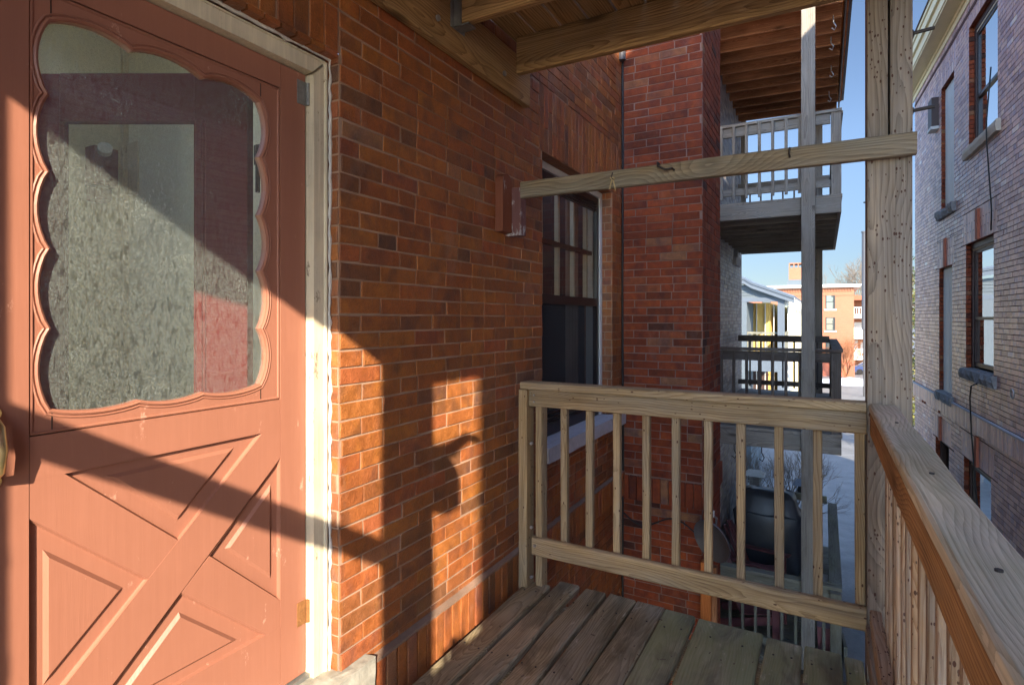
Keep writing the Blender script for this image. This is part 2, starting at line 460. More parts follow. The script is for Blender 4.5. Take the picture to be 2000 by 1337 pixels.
M['wood_grey'] = wood_mat('wood_grey', (0.32,0.27,0.21), (0.16,0.13,0.10), (0.34,0.31,0.265), weather=0.75, ring=30, crack=0.5)
M['wood_grey_moss'] = wood_mat('wood_grey_moss', (0.21,0.19,0.15), (0.13,0.12,0.09), (0.25,0.24,0.19), weather=0.7, moss=0.3, ring=30)
M['wood_dark'] = wood_mat('wood_dark', (0.15,0.115,0.09), (0.07,0.055,0.045), (0.17,0.15,0.13), weather=0.5)
M['wood_brown'] = wood_mat('wood_brown', (0.52,0.25,0.12), (0.26,0.11,0.05), (0.3,0.2,0.14), weather=0.1)
M['wood_orange'] = wood_mat('wood_orange', (0.62,0.22,0.06), (0.42,0.12,0.03), (0.5,0.25,0.12), weather=0.05)
M['wood_bracket'] = paint_mat('wood_bracket', (0.20,0.062,0.03), 0.7, 0.4, 0.4, chip=((0.42,0.38,0.35), 0.62))
M['wood_bracket_worn'] = paint_mat('wood_bracket_worn', (0.17,0.075,0.07), 0.8, 0.4, 0.5, chip=((0.42,0.40,0.40), 0.5))
M['door'] = paint_mat('door', (0.30,0.124,0.079), 0.42, 0.16, 0.25, chip=((0.50,0.26,0.19), 0.63))
M['door_inner'] = paint_mat('door_inner', (0.13,0.012,0.013), 0.65, 0.1, 0.1, spec=0.2)
M['trim_cream'] = paint_mat('trim_cream', (0.62,0.54,0.39), 0.6, 0.6, 0.7, chip=((0.24,0.18,0.12), 0.61))
M['trim_white'] = paint_mat('trim_white', (0.62,0.62,0.60), 0.6, 0.25, 0.2)
M['caulk'] = plain('caulk', (0.60,0.57,0.52), 0.9, nscale=60, bump=0.8)
M['cream_paint'] = paint_mat('cream_paint', (0.72,0.62,0.38), 0.6, 0.2, 0.1)
M['white_paint'] = paint_mat('white_paint', (0.55,0.54,0.50), 0.6, 0.15, 0.1)
M['blue_white_shaded'] = paint_mat('blue_white_shaded', (0.085,0.105,0.13), 0.6, 0.15, 0.1)  # house-front paint darkened to put its shade into the colour
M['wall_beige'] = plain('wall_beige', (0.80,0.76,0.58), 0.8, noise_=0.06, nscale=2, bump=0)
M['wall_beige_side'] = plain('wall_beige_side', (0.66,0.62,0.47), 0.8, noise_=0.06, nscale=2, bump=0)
M['dark_frame'] = plain('dark_frame', (0.022,0.018,0.017), 0.35, noise_=0.2)
M['frame_brown'] = plain('frame_brown', (0.055,0.03,0.025), 0.5, noise_=0.2)
M['muntin'] = plain('muntin', (0.62,0.54,0.38), 0.6)
M['black_room'] = plain('black_room', (0.03,0.026,0.022), 0.9)
M['curtain'] = plain('curtain', (0.34,0.27,0.22), 0.9, noise_=0.3, nscale=4)
M['sill_stone'] = plain('sill_stone', (0.47,0.46,0.48), 0.85, noise_=0.22, nscale=30, bump=0.5)
M['rough_stone'] = plain('rough_stone', (0.24,0.24,0.24), 0.9, noise_=0.4, nscale=25, bump=1.0)
M['tan_stone'] = plain('tan_stone', (0.50,0.45,0.36), 0.85, noise_=0.2, nscale=30, bump=0.4)
M['granite'] = plain('granite', (0.36,0.34,0.29), 0.9, noise_=0.45, nscale=22, bump=1.0)
M['terracotta'] = plain('terracotta', (0.36,0.10,0.05), 0.7, noise_=0.2)
M['steel'] = plain('steel', (0.42,0.42,0.42), 0.45, 0.7, noise_=0.2, nscale=40)
M['galv'] = plain('galv', (0.30,0.30,0.29), 0.5, 0.6, noise_=0.35, nscale=30)
M['rust'] = plain('rust', (0.30,0.13,0.04), 0.85, 0.2, noise_=0.4, nscale=60, bump=0.6)
M['iron'] = plain('iron', (0.06,0.05,0.045), 0.6, 0.5)
M['brass'] = plain('brass', (0.62,0.52,0.28), 0.28, 0.9, noise_=0.15)
M['twine'] = plain('twine', (0.55,0.42,0.22), 0.9)
M['cable'] = plain('cable', (0.015,0.015,0.015), 0.6)
M['cable_white'] = plain('cable_white', (0.6,0.6,0.62), 0.6)
M['cover'] = plain('cover', (0.06,0.07,0.09), 0.38, noise_=0.25, nscale=7, bump=1.0, spec=0.7)
M['chair'] = plain('chair', (0.22,0.075,0.08), 0.35, noise_=0.2, spec=0.7)
M['dish_grey'] = plain('dish_grey', (0.10,0.10,0.105), 0.5, noise_=0.2)
M['roof_blue'] = plain('roof_blue', (0.09,0.12,0.16), 0.6)
M['yellow_board'] = paint_mat('yellow_board', (0.62,0.42,0.12), 0.7, 0.3, 0.2)
M['gold_trim'] = paint_mat('gold_trim', (0.60,0.50,0.22), 0.7, 0.2, 0.1)
M['siding_shaded'] = paint_mat('siding_shaded', (0.09,0.11,0.125), 0.7, 0.15, 0.1)  # gable boards darkened likewise, shade put into the colour
M['board_white'] = paint_mat('board_white', (0.60,0.60,0.56), 0.6, 0.3, 0.15)
M['pole_grey'] = plain('pole_grey', (0.09,0.085,0.09), 0.6)
M['bark'] = plain('bark', (0.10,0.075,0.055), 0.95, nscale=40, bump=0.6)
M['twig'] = plain('twig', (0.16,0.12,0.085), 0.9)
M['twig_red'] = plain('twig_red', (0.30,0.12,0.05), 0.9)
M['glass_dirty'] = glass_mat('glass_dirty', (0.86,0.88,0.82), 0.9, dirt=0.26)
M['glass'] = glass_mat('glass', (0.75,0.76,0.72), 1.0)
M['glass_mirror'] = glass_mat('glass_mirror', refl=3.2, solid=(0.03,0.035,0.04))
M['glass_far'] = glass_mat('glass_far', refl=1.3, solid=(0.05,0.06,0.06))
M['black_void'] = plain('black_void', (0.012,0.01,0.01), 0.9)

def leaf_material():
    m, t, p = newmat('leaf'); g = G(t)
    g.l(g.ramp(g.attr(), [(0,(0.035,0.05,0.012)),(0.5,(0.075,0.095,0.02)),(1,(0.19,0.16,0.03))]), p.inputs['Base Color'])
    p.inputs['Roughness'].default_value = 0.6
    return m
M['leaf'] = leaf_material()

def ground_material():
    m, t, p = newmat('concrete_drive'); g = G(t); o = g.obj()
    n = g.noise(o, 1.7, 8, 0.72, 0.5); n2 = g.noise(o, 26, 5, 0.75)
    tr = g.noise(g.mapping(o, (2.6,0.25,1)), 1.0, 5, 0.6, 0.6)
    c = g.mix(g.mapr(n, 0.3, 0.7), (0.24,0.235,0.22), (0.12,0.118,0.112))
    c = g.mix(g.mapr(tr, 0.52, 0.72, 0, 0.4), c, (0.16,0.16,0.16))
    c = g.mix(g.mapr(n2, 0.45, 0.7, 0, 0.6), c, (0.12,0.12,0.12))
    g.l(c, p.inputs['Base Color']); p.inputs['Roughness'].default_value = 0.6
    g.l(g.bump(g.math('ADD', n2, n), 0.4, 0.01), p.inputs['Normal'])
    return m
M['ground'] = ground_material()
M['snow'] = plain('snow', (0.60,0.62,0.66), 0.7, noise_=0.1, nscale=3, bump=0.6)
M['soil'] = plain('soil', (0.16,0.135,0.10), 0.95, noise_=0.5, nscale=9, bump=0.8)

def far_brick():
    m, t, p = newmat('far_brick'); g = G(t); o = g.obj()
    b = g.n('ShaderNodeTexBrick'); 
    mp = g.n('ShaderNodeMapping'); g.l(o, mp.inputs[0]); mp.inputs['Rotation'].default_value = (R(90),0,0)
    g.l(mp.outputs[0], b.inputs['Vector'])
    b.inputs['Color1'].default_value = (0.30,0.115,0.058,1); b.inputs['Color2'].default_value = (0.25,0.09,0.045,1)
    b.inputs['Mortar'].default_value = (0.26,0.14,0.09,1); b.inputs['Scale'].default_value = 1.0
    b.inputs['Brick Width'].default_value = 0.213; b.inputs['Row Height'].default_value = 0.068; b.inputs['Mortar Size'].default_value = 0.005
    n = g.noise(o, 0.6, 4)
    g.l(g.mix(g.mapr(n, 0.3, 0.7, 0, 0.4), b.outputs[0], (0.31,0.125,0.065)), p.inputs['Base Color'])
    p.inputs['Roughness'].default_value = 0.85
    return m
M['far_brick'] = far_brick()

# ------------------------------------------------------------------ brickwork
def sub_rects(u0, u1, z0, z1, holes):
    us = sorted({u0, u1, *[min(max(h[0], u0), u1) for h in holes], *[min(max(h[1], u0), u1) for h in holes]})
    zs = sorted({z0, z1, *[min(max(h[2], z0), z1) for h in holes], *[min(max(h[3], z0), z1) for h in holes]})
    out = []
    for a, b in zip(us, us[1:]):
        for c, d in zip(zs, zs[1:]):
            mu, mz = (a+b)/2, (c+d)/2
            if not any(h[0] < mu < h[1] and h[2] < mz < h[3] for h in holes): out.append((a, b, c, d))
    return out

def one_brick(mb, f, u0, u1, z0, z1, rec, ch, rng, jit, c):
    if u1-u0 < 0.012 or z1-z0 < 0.012: return
    j = lambda: rng.uniform(-jit, jit)
    p = rng.uniform(-jit, jit)*0.9
    a = [(u0+j(), z0+j()), (u1+j(), z0+j()), (u1+j(), z1+j()), (u0+j(), z1+j())]
    if ch > 0:
        b = [(a[0][0]+ch, a[0][1]+ch), (a[1][0]-ch, a[1][1]+ch), (a[2][0]-ch, a[2][1]-ch), (a[3][0]+ch, a[3][1]-ch)]
        vs_ = [f(x, z, -rec) for x, z in a] + [f(x, z, p-ch*0.7) for x, z in a] + [f(x, z, p) for x, z in b]
        fs = [(8,9,10,11)]
        for i in range(4):
            k = (i+1) % 4
            fs += [(i, k, 4+k, 4+i), (4+i, 4+k, 8+k, 8+i)]
    else:
        vs_ = [f(x, z, -rec) for x, z in a] + [f(x, z, p) for x, z in a]
        fs = [(4,5,6,7)] + [(i, (i+1) % 4, 4+(i+1) % 4, 4+i) for i in range(4)]
    mb.add(vs_, fs, c, 0)

def brick_wall(name, mats, O, U, N, u0, u1, z0, z1, holes=(), soldiers=(), parent=None, seed=1, bl=0.213, bh=0.0625, gap=0.0068, rec=0.007, ch=0.0022, jit=0.0012, zbase=0.0, headers=0.12, phase=0.0, crange=(0, 1), face=True):
    rng = random.Random(seed)
    O = Vector(O); U = Vector(U).normalized(); N = Vector(N).normalized(); Z = Vector((0,0,1))
    f = lambda u, z, n: O + U*u + Z*z + N*n
    mb = MB()
    allh = list(holes) + [s[:4] for s in soldiers]
    r0 = math.floor((z0-zbase)/bh); r1 = math.ceil((z1-zbase)/bh)
    for r in range(r0, r1):
        za = max(z0, zbase+r*bh); zb = min(z1, zbase+(r+1)*bh)
        if zb-za < 0.01: continue
        u = u0 - (bl*0.5 if r % 2 else 0) - phase + rng.uniform(-0.012, 0.012)
        while u < u1:
            L = bl if rng.random() > headers else bl*0.5
            L += rng.uniform(-0.006, 0.006)
            c = rng.random()
            a, b = max(u, u0), min(u+L, u1)
            u += L
            if b-a < 0.02: continue
            for (p, q, s_, t_) in sub_rects(a, b, za, zb, [h for h in allh if h[0] < b and h[1] > a and h[2] < zb and h[3] > za]):
                one_brick(mb, f, p+gap/2, q-gap/2, s_+gap/2, t_-gap/2, rec, ch, rng, jit, crange[0]+(crange[1]-crange[0])*c)
    for s in soldiers:
        a, b, c0, c1 = s[:4]; rows = s[4] if len(s) > 4 else 1; proud = s[5] if len(s) > 5 else 0.0
        n = max(1, round((b-a)/bh)); wd = (b-a)/n
        for i in range(n):
            cuts = [c0, c1] if rows == 1 else ([c0, c0+(c1-c0)*(0.36 if i % 2 else 0.64), c1])
            for p, q in zip(cuts, cuts[1:]):
                ff = lambda u, z, nn, pr=proud: O + U*u + Z*z + N*(nn+pr)
                one_brick(mb, ff, a+i*wd+gap/2, a+(i+1)*wd-gap/2, p+gap/2, q-gap/2, rec+proud, ch, rng, jit, crange[0]+(crange[1]-crange[0])*rng.random())
    if face:
        for (p, q, s_, t_) in sub_rects(u0, u1, z0, z1, list(holes)):
            d = -rec*0.55
            mb.add([f(p, s_, d), f(q, s_, d), f(q, t_, d), f(p, t_, d)], [(0,1,2,3)], 0.5, 1)
    o = mb.build(name, mats, parent, fixn=False)
    # make every normal look outward along N (front faces) without the cost of a full solve
    return o

BR = [M['brick_red'], M['mortar_pink']]
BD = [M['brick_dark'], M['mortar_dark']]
BM = [M['brick_mauve'], M['mortar_red']]
BG = [M['brick_grey'], M['mortar_dark']]

WX = -1.48
ZD = -1.407      # deck
ZG = -5.0        # ground

# ================================================================== SETTING
def ground():
    mb = MB()
    ys = [-60, -5, 5, 14, 25, 40, 60, 90, 160, 700]
    zs = [ZG, ZG, ZG, ZG, ZG-0.35, ZG-0.95, ZG-1.7, ZG-1.85, ZG-1.85, ZG-1.85]
    xs = [-400, -60, -12, -4, 0, 4, 12, 60, 400]
    vs_ = [(x, y, z) for y, z in zip(ys, zs) for x in xs]
    n = len(xs)
    fs = [(j*n+i, j*n+i+1, (j+1)*n+i+1, (j+1)*n+i) for j in range(len(ys)-1) for i in range(n-1)]
    mb.add(vs_, fs)
    tag(mb.build('ground', M['ground'], fixn=False), 'grey concrete drive and ground between the brick houses', None, None, 'structure')
ground()
def gz(y):
    P = [(-60,0),(14,0),(25,-.35),(40,-.95),(60,-1.7),(90,-1.85),(700,-1.85)]
    for (a, b), (c, d) in zip(P, P[1:]):
        if a <= y <= c: return ZG + b + (d-b)*(y-a)/(c-a)
    return ZG
def patch(name, cx, cy, rx, ry, mat, label, h=0.03, seed=0, n=22, rings=5, hump=0.0):
    mb = MB(); vs_ = []; 
    for r in range(rings+1):
        for k in range(n):
            a = 2*PI*k/n; q = r/rings
            w_ = 1+0.28*noise.noise(Vector((math.cos(a)*1.5+seed, math.sin(a)*1.5, 0)))
            x = cx+rx*q*w_*math.cos(a); y = cy+ry*q*w_*math.sin(a)
            vs_.append((x, y, gz(y)+0.004+(h+hump*abs(noise.noise(Vector((x*0.7, y*0.7, seed)))))*(1-q**3)))
    fs = [(r*n+k, r*n+(k+1) % n, (r+1)*n+(k+1) % n, (r+1)*n+k) for r in range(rings) for k in range(n)]
    mb.add(vs_, fs)
    return tag(mb.build(name, mat, smooth=True), label, None, None, 'stuff')
patch('planting_soil', -1.6, 15.0, 1.7, 2.2, M['soil'], 'bare brown soil bed under the leafless shrubs', 0.02, 3)
patch('snow', 3.0, 68.0, 4.2, 3.0, M['snow'], 'melting snow bank in front of the orange brick block', 0.3, 9, hump=0.6)
mb = MB(); mb.box((0.35,10.9,ZG-0.05), (1.68,11.02,ZG+0.06)); 
tag(mb.build('kerb', M['sill_stone']), 'low concrete kerb crossing the drive below the porch', None, None, 'structure')

# ================================================================== OUR BUILDING
bld = thing('brick_building', 'red brick house wall with screen door and white-silled window beside the porch', 'building', (WX-0.5, 4, ZG))
DOORH = (0.36, 1.436, -1.30, 0.92)       # opening for the door
WINH = (3.06, 4.34, -0.775, 1.0)         # opening for the window
brick_wall('brick_wall', BR, (WX,0,0), (0,1,0), (1,0,0), -0.6, 1.436, ZG-0.1, 4.6,
           holes=[(0.36, 1.44, -1.30, 0.92)], soldiers=[(0.30, 1.432, 0.92, 1.34, 2)], parent=bld, seed=4, jit=0.0024, zbase=0.01)
brick_wall('brick_wall', BR, (WX,0,0), (0,1,0), (1,0,0), 1.436, 4.58, ZG-0.1, 4.6,
           holes=[WINH],
           soldiers=[(3.02, 4.50, 1.0, 1.40, 2), (1.46, 4.58, -1.47, -1.275, 1, 0.028)],
           parent=bld, seed=3, jit=0.0024, zbase=0.01)
# sloping mortar wash on the ledge
mb = MB()
vs_ = []
n = 60
for i in range(n+1):
    y = 1.455+(4.575-1.455)*i/n
    k = 0.004*noise.noise(Vector((y*7, 0, 0)))
    vs_ += [(WX-0.004, y, -1.262+k), (WX+0.026, y, -1.270+k), (WX+0.027, y, -1.282)]
mb.add(vs_, [f for i in range(n) for f in ((i*3, i*3+1, i*3+4, i*3+3), (i*3+1, i*3+2, i*3+5, i*3+4))])
mb.build('ledge_mortar', M['mortar_wash'], bld)
# returns of the openings (brick jambs)
brick_wall('door_jamb', BR, (WX,1.436,0), (-1,0,0), (0,-1,0), 0.006, 0.34, -1.30, 0.92, parent=bld, seed=5, bl=0.11, headers=0, zbase=0.01)
brick_wall('door_jamb', BR, (WX,0.36,0), (-1,0,0), (0,1,0), 0.006, 0.34, -1.30, 0.92, parent=bld, seed=6, bl=0.11, headers=0, zbase=0.01)
mb = MB(); mb.box((WX-0.3,0.362,0.92), (WX-0.004,1.434,0.94))
mb.build('door_lintel', M['brick_red'], bld)
mb = MB()
for i in range(18):
    a = 0.365+i*0.0594; mb.box((WX-0.12, a+0.004, 0.905), (WX-0.002, a+0.0554, 0.922), random.random())
mb.build('lintel_brick', M['brick_red'], bld)
brick_wall('window_jamb', BR, (WX,4.34,0), (-1,0,0), (0,-1,0), 0.006, 0.24, -0.775, 1.0, parent=bld, seed=7, bl=0.11, headers=0, zbase=0.01)
brick_wall('window_jamb', BR, (WX,3.06,0), (-1,0,0), (0,1,0), 0.006, 0.24, -0.775, 1.0, parent=bld, seed=8, bl=0.11, headers=0, zbase=0.01)
mb = MB(); mb.box((WX-0.25,3.062,1.0), (WX-0.004,4.338,1.02)); mb.build('window_lintel', M['brick_red'], bld)

# facing wall B and bay return C, then the neighbour's grey wall
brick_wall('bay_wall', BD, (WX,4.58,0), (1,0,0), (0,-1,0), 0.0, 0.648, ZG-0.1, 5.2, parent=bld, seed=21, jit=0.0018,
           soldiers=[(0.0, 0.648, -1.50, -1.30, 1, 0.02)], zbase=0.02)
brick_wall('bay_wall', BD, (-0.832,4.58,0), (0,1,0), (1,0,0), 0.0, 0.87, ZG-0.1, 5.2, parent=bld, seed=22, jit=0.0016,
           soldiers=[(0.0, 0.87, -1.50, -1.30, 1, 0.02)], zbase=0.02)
mb = MB(); mb.box((-3.0,1.6,4.6), (WX-0.01,4.58,4.9)); mb.box((-4.2, 4.59, 5.2), (-0.80, 5.46, 5.35)); mb.box((-4.2, 5.46, 5.2), (WX+0.03, 12.4, 5.35))  # roof left off over the hallway to let sky light in
mb.build('roof', M['pole_grey'], bld)
# the bay behind the camera, same as the one ahead
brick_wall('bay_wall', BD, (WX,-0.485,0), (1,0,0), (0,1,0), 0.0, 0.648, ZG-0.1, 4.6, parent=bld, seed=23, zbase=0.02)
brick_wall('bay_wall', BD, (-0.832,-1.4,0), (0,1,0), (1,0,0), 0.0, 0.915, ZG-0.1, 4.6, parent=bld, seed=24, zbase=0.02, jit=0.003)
mb = MB(); mb.box((-4.2,-1.42,ZG-0.1), (-0.86,-0.56,2.4)); mb.build('wall_core', M['black_room'], bld)  # core height shaped to keep sun off the hallway yet admit sky
mb = MB(); mb.box((-4.2,4.62,ZG-0.1), (-0.86,5.42,5.2)); mb.build('wall_core', M['black_room'], bld)

# -------- door casing, stone threshold
cas = thing_parent = bld
def casing():
    mb = MB()
    f = lambda y, z, x: (x, y, z)
    # jamb side: flat board, outer bead
    mb.prism([(1.362,-1.25),(1.428,-1.25),(1.428,0.898),(1.362,0.832)], f, -1.60, -1.528, 0.004)
    mb.prism([(0.372,-1.25),(0.438,-1.25),(0.438,0.832),(0.372,0.898)], f, -1.60, -1.528, 0.004)
    mb.prism([(0.438,0.833),(1.362,0.833),(1.428,0.899),(0.372,0.899)], f, -1.60, -1.5285, 0.004)
    mb.tube([(-1.530,1.418,-1.25),(-1.530,1.418,0.888),(-1.530,0.382,0.888),(-1.530,0.382,-1.25)], 0.009, 8)
    return mb.build('door_frame', M['trim_cream'], bld)
casing()
mb = MB()
rng = random.Random(4); pts = []
for i in range(90):
    t = i/89; 
    pts.append((-1.522+rng.uniform(-0.002,0.002), 1.432+rng.uniform(-0.002,0.002), -1.25+t*2.15))
mb.tube(pts, [0.005+rng.uniform(-0.002,0.003) for _ in pts], 6)
mb.tube([(-1.522+rng.uniform(-0.002,0.002), 1.432-t*1.06/40, 0.903+rng.uniform(-0.002,0.002)) for t in range(41)], [0.005+rng.uniform(-0.002,0.003) for _ in range(41)], 6)
mb.build('caulk_line', M['caulk'], bld)
def stone(name, a, b, mat, parent, amp=0.02, seed=0, nx=14):
    mb = MB(); x0,y0,z0 = a; x1,y1,z1 = b
    bm = bmesh.new(); bmesh.ops.create_cube(bm, size=1.0)
    bmesh.ops.subdivide_edges(bm, edges=bm.edges, cuts=nx, use_grid_fill=True)
    for v in bm.verts:
        v.co = Vector((x0+(v.co.x+.5)*(x1-x0), y0+(v.co.y+.5)*(y1-y0), z0+(v.co.z+.5)*(z1-z0)))
        q = v.co*14+Vector((seed,)*3)
        v.co += Vector((noise.noise(q), noise.noise(q+Vector((7,0,0))), noise.noise(q+Vector((0,9,0)))))*amp
    me = bpy.data.meshes.new(name); bm.to_mesh(me); bm.free(); me.materials.append(mat)
    return put(bpy.data.objects.new(name, me), None, parent)
stone('threshold_stone', (-1.75,0.30,-1.40), (-1.432,1.565,-1.236), M['granite'], bld, 0.009, 2)
mb = MB(); mb.box((-1.66,0.44,-1.236), (-1.545,1.362,-1.218)); mb.build('threshold_plate', M['galv'], bld)

# -------- screen door
DX = -1.56
door = MB()
f = lambda y, z, x: (x, y, z)
D0, D1 = DX-0.034, DX
Y0, Y1, YL, YR = 0.476, 1.358, 0.588, 1.256
zB, zM, zM2, zT = -1.214, -0.362, -0.268, 0.832
def pz(poly, d0=D0, d1=D1, inset=0.0): door.prism(poly, f, d0, d1, inset)
pz([(Y0,zB),(YL,zB),(YL,zT),(Y0,zT)], inset=0.0015)
pz([(YR,zB),(Y1,zB),(Y1,zT),(YR,zT)], inset=0.0015)
pz([(YL,0.752),(YR,0.752),(YR,zT),(YL,zT)], d1=D1-0.0008)
pz([(YL,-0.366),(YR,-0.366),(YR,zM2),(YL,zM2)], d1=D1-0.0006)
pz([(YL,zB),(YR,zB),(YR,-1.012),(YL,-1.012)], d1=D1-0.0006)
zt, zb = -0.366, -1.012
# cross braces: one whole, one in two pieces
pz([(0.655,zb),(YL,zb),(YL,-0.926),(1.189,zt),(YR,zt),(YR,-0.459)], d1=D1-0.0004)
pz([(0.655,zt),(YL,zt),(YL,-0.451),(0.845,-0.691),(0.927,-0.619)], d1=D1-0.0012)
pz([(1.202,zb),(YR,zb),(YR,-0.926),(1.013,-0.691),(0.931,-0.762)], d1=D1-0.0012)
door_o = door.build('screen_door', M['door'], bld)
def panel(tri, seed):
    mb = MB()
    mb.prism(tri, f, D0+0.004, DX-0.014)
    # bevelled sticking around the recess and raised field
    cx = sum(p[0] for p in tri)/3; cy = sum(p[1] for p in tri)/3
    inner = [(cx+(p[0]-cx)*0.66, cy+(p[1]-cy)*0.66) for p in tri]
    mb.prism(inner, f, DX-0.0139, DX-0.0055, 0.009)
    n = 3
    for i in range(3):
        p, q = tri[i], tri[(i+1) % 3]
        pi = (cx+(p[0]-cx)*0.955, cy+(p[1]-cy)*0.955); qi = (cx+(q[0]-cx)*0.955, cy+(q[1]-cy)*0.955)
        mb.add([f(p[0],p[1],DX-0.002), f(q[0],q[1],DX-0.002), f(qi[0],qi[1],DX-0.0138), f(pi[0],pi[1],DX-0.0138)], [(0,1,2,3)])
    mb.build('panel', M['door'], door_o, fixn=False)
panel([(0.655,zt),(1.189,zt),(0.927,-0.619)], 1)
panel([(YR,-0.459),(1.013,-0.691),(YR,-0.926)], 2)
panel([(YL,-0.451),(0.845,-0.691),(YL,-0.926)], 3)
panel([(0.655,zb),(1.202,zb),(0.931,-0.762)], 4)
# scalloped glazing frame
def arc(p, q, bulge, n=9):
    p = Vector(p); q = Vector(q); d = q-p; nrm = Vector((-d.y, d.x)).normalized()
    out = []
    for i in range(n):
        t = i/n; s_ = (math.sin(PI*t)**0.8)*bulge
        out.append(tuple(p+d*t+nrm*s_))
    return out
cus = []
topc = [(0.629,0.682),(0.806,0.689),(0.999,0.689),(1.182,0.682)]
rc = [(1.182,0.682),(1.181,0.508),(1.183,0.325),(1.184,0.148),(1.184,-0.035),(1.182,-0.210)]
bc = [(1.182,-0.210),(0.996,-0.214),(0.823,-0.214),(0.630,-0.210)]
lc = [(0.630,-0.210),(0.631,-0.025),(0.630,0.158),(0.628,0.335),(0.627,0.513),(0.629,0.682)]
loop = []
for a, b in zip(topc, topc[1:]): loop += arc(a, b, 0.023)
for a, b in zip(rc, rc[1:]): loop += arc(a, b, 0.024)
for a, b in zip(bc, bc[1:]): loop += arc(a, b, 0.013)
for a, b in zip(lc, lc[1:]): loop += arc(a, b, 0.022)
def scallop_frame():
    mb = MB()
    outer = [(YL+0.002,-0.266),(YR-0.002,-0.266),(YR-0.002,0.750),(YL+0.002,0.750)]
    tris = geometry.tessellate_polygon([[Vector((a,b,0)) for a, b in outer], [Vector((a,b,0)) for a, b in loop]])
    allp = outer+loop
    xf, xb = DX-0.006, DX-0.030
    vs_ = [(xf,a,b) for a, b in allp]+[(xb,a,b) for a, b in allp]
    n = len(allp)
    fs = [tuple(t) for t in tris]+[tuple(i+n for i in t) for t in tris]
    m = len(loop)
    fs += [(4+i, 4+(i+1) % m, n+4+(i+1) % m, n+4+i) for i in range(m)]
    fs += [(i, (i+1) % 4, n+(i+1) % 4, n+i) for i in range(4)]
    mb.add(vs_, fs)
    for off, rr, xx in ((0.006, 0.0048, xf+0.0005), (0.015, 0.003, xf+0.0002)):
        ring = []
        for i in range(m):
            p = Vector(loop[i]); t = Vector(loop[(i+1) % m])-Vector(loop[i-1]); nn = Vector((-t.y, t.x)).normalized()
            ring.append((xx, p.x+nn.x*off, p.y+nn.y*off))
        mb.tube(ring+[ring[0]], rr, 6, cap=False)
    # quirk bead round the insert
    for a, b in ((( YL+0.004,-0.262),(YR-0.004,-0.262)),((YR-0.004,-0.262),(YR-0.004,0.746)),((YR-0.004,0.746),(YL+0.004,0.746)),((YL+0.004,0.746),(YL+0.004,-0.262))):
        mb.tube([(xf,a[0],a[1]),(xf,b[0],b[1])], 0.0042, 6)
    # joints of the frame pieces
    fr = mb.build('glazing_frame', M['door'], door_o)
    return fr
gf = scallop_frame()
for y, za, zb_ in ((0.632,-0.264,-0.216),(1.186,-0.264,-0.216),(0.630,0.69,0.748),(1.186,0.688,0.748)):
    mb = MB(); mb.box((DX-0.0062,y-0.0012,za), (DX-0.0052,y+0.0012,zb_))
    mb.build('joint_line', M['dark_frame'], gf)
mb = MB(); mb.add([(DX-0.020,0.60,-0.245),(DX-0.020,1.215,-0.245),(DX-0.020,1.215,0.735),(DX-0.020,0.60,0.735)], [(0,1,2,3)])
mb.build('pane', M['glass_dirty'], door_o, fixn=False)
def hinge(z, mat):
    mb = MB()
    mb.box((DX+0.0005,1.322,z-0.040), (DX+0.003,1.357,z+0.040))
    mb.tube([(DX+0.008,1.362,z-0.038),(DX+0.008,1.362,z+0.038)], 0.0065, 10)
    for k in (-0.026, 0, 0.026): mb.tube([(DX+0.002,1.337+0.004*(k==0),z+k),(DX+0.0042,1.337+0.004*(k==0),z+k)], 0.0042, 8)
    mb.build('hinge', mat, door_o)
hinge(0.765, M['galv']); hinge(-1.005, M['rust']); hinge(-0.16, M['galv']) if False else None
mb = MB()
mb.tube([(DX+0.002,0.520,-0.36),(DX+0.014,0.520,-0.345),(DX+0.040,0.520,-0.325),(DX+0.046,0.520,-0.279),(DX+0.040,0.520,-0.233),(DX+0.014,0.520,-0.213),(DX+0.002,0.520,-0.198)], [0.007,0.008,0.011,0.0135,0.011,0.008,0.007], 12)
mb.tube([(DX+0.001,0.520,-0.352),(DX+0.006,0.520,-0.352)], 0.017, 14); mb.tube([(DX+0.001,0.520,-0.206),(DX+0.006,0.520,-0.206)], 0.017, 14)
mb.build('handle', M['brass'], door_o, smooth=True)

# -------- hallway seen through the glass, left open out of view to add sky light
rm = MB()
for q_ in ([(-6,-3,-1.4),(-6,4,-1.4),(-6,4,1.35),(-6,-3,1.35)], [(-6,-3,-1.402),(-1.79,-3,-1.402),(-1.79,1.5,-1.402),(-6,1.5,-1.402)], [(-6,1.6,-1.4),(-3.05,1.6,-1.4),(-3.05,1.6,1.35),(-6,1.6,1.35)]):
    rm.add(q_, [(0,1,2,3)], m=0)
x0, x1, y0, y1, z0, z1 = -3.05, -1.79, -0.50, 1.54, -1.40, 1.35
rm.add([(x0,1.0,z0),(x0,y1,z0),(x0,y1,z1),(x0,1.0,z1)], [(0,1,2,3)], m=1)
rm.add([(x0,y1,z0),(x1,y1,z0),(x1,y1,z1),(x0,y1,z1)], [(0,1,2,3)], m=0)
rm.add([(x0,y0,z0),(x1,y0,z0),(x1,y1,z0),(x0,y1,z0)], [(0,1,2,3)], m=2)
rm.add([(x0,1.08,z1),(x1,1.08,z1),(x1,y1,z1),(x0,y1,z1)], [(0,1,2,3)], m=1)  # ceiling cut short to admit sky light
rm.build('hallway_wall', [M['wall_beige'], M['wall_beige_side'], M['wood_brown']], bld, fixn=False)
mb = MB()
for a, b in (((-1.83,-0.5,-1.4),(-1.79,0.40,1.35)), ((-1.83,0.40,0.90),(-1.79,1.42,1.35)), ((-1.83,1.42,-1.4),(-1.79,1.54,1.35))): mb.box(a, b)
mb.build('hallway_wall', M['wall_beige'], bld)
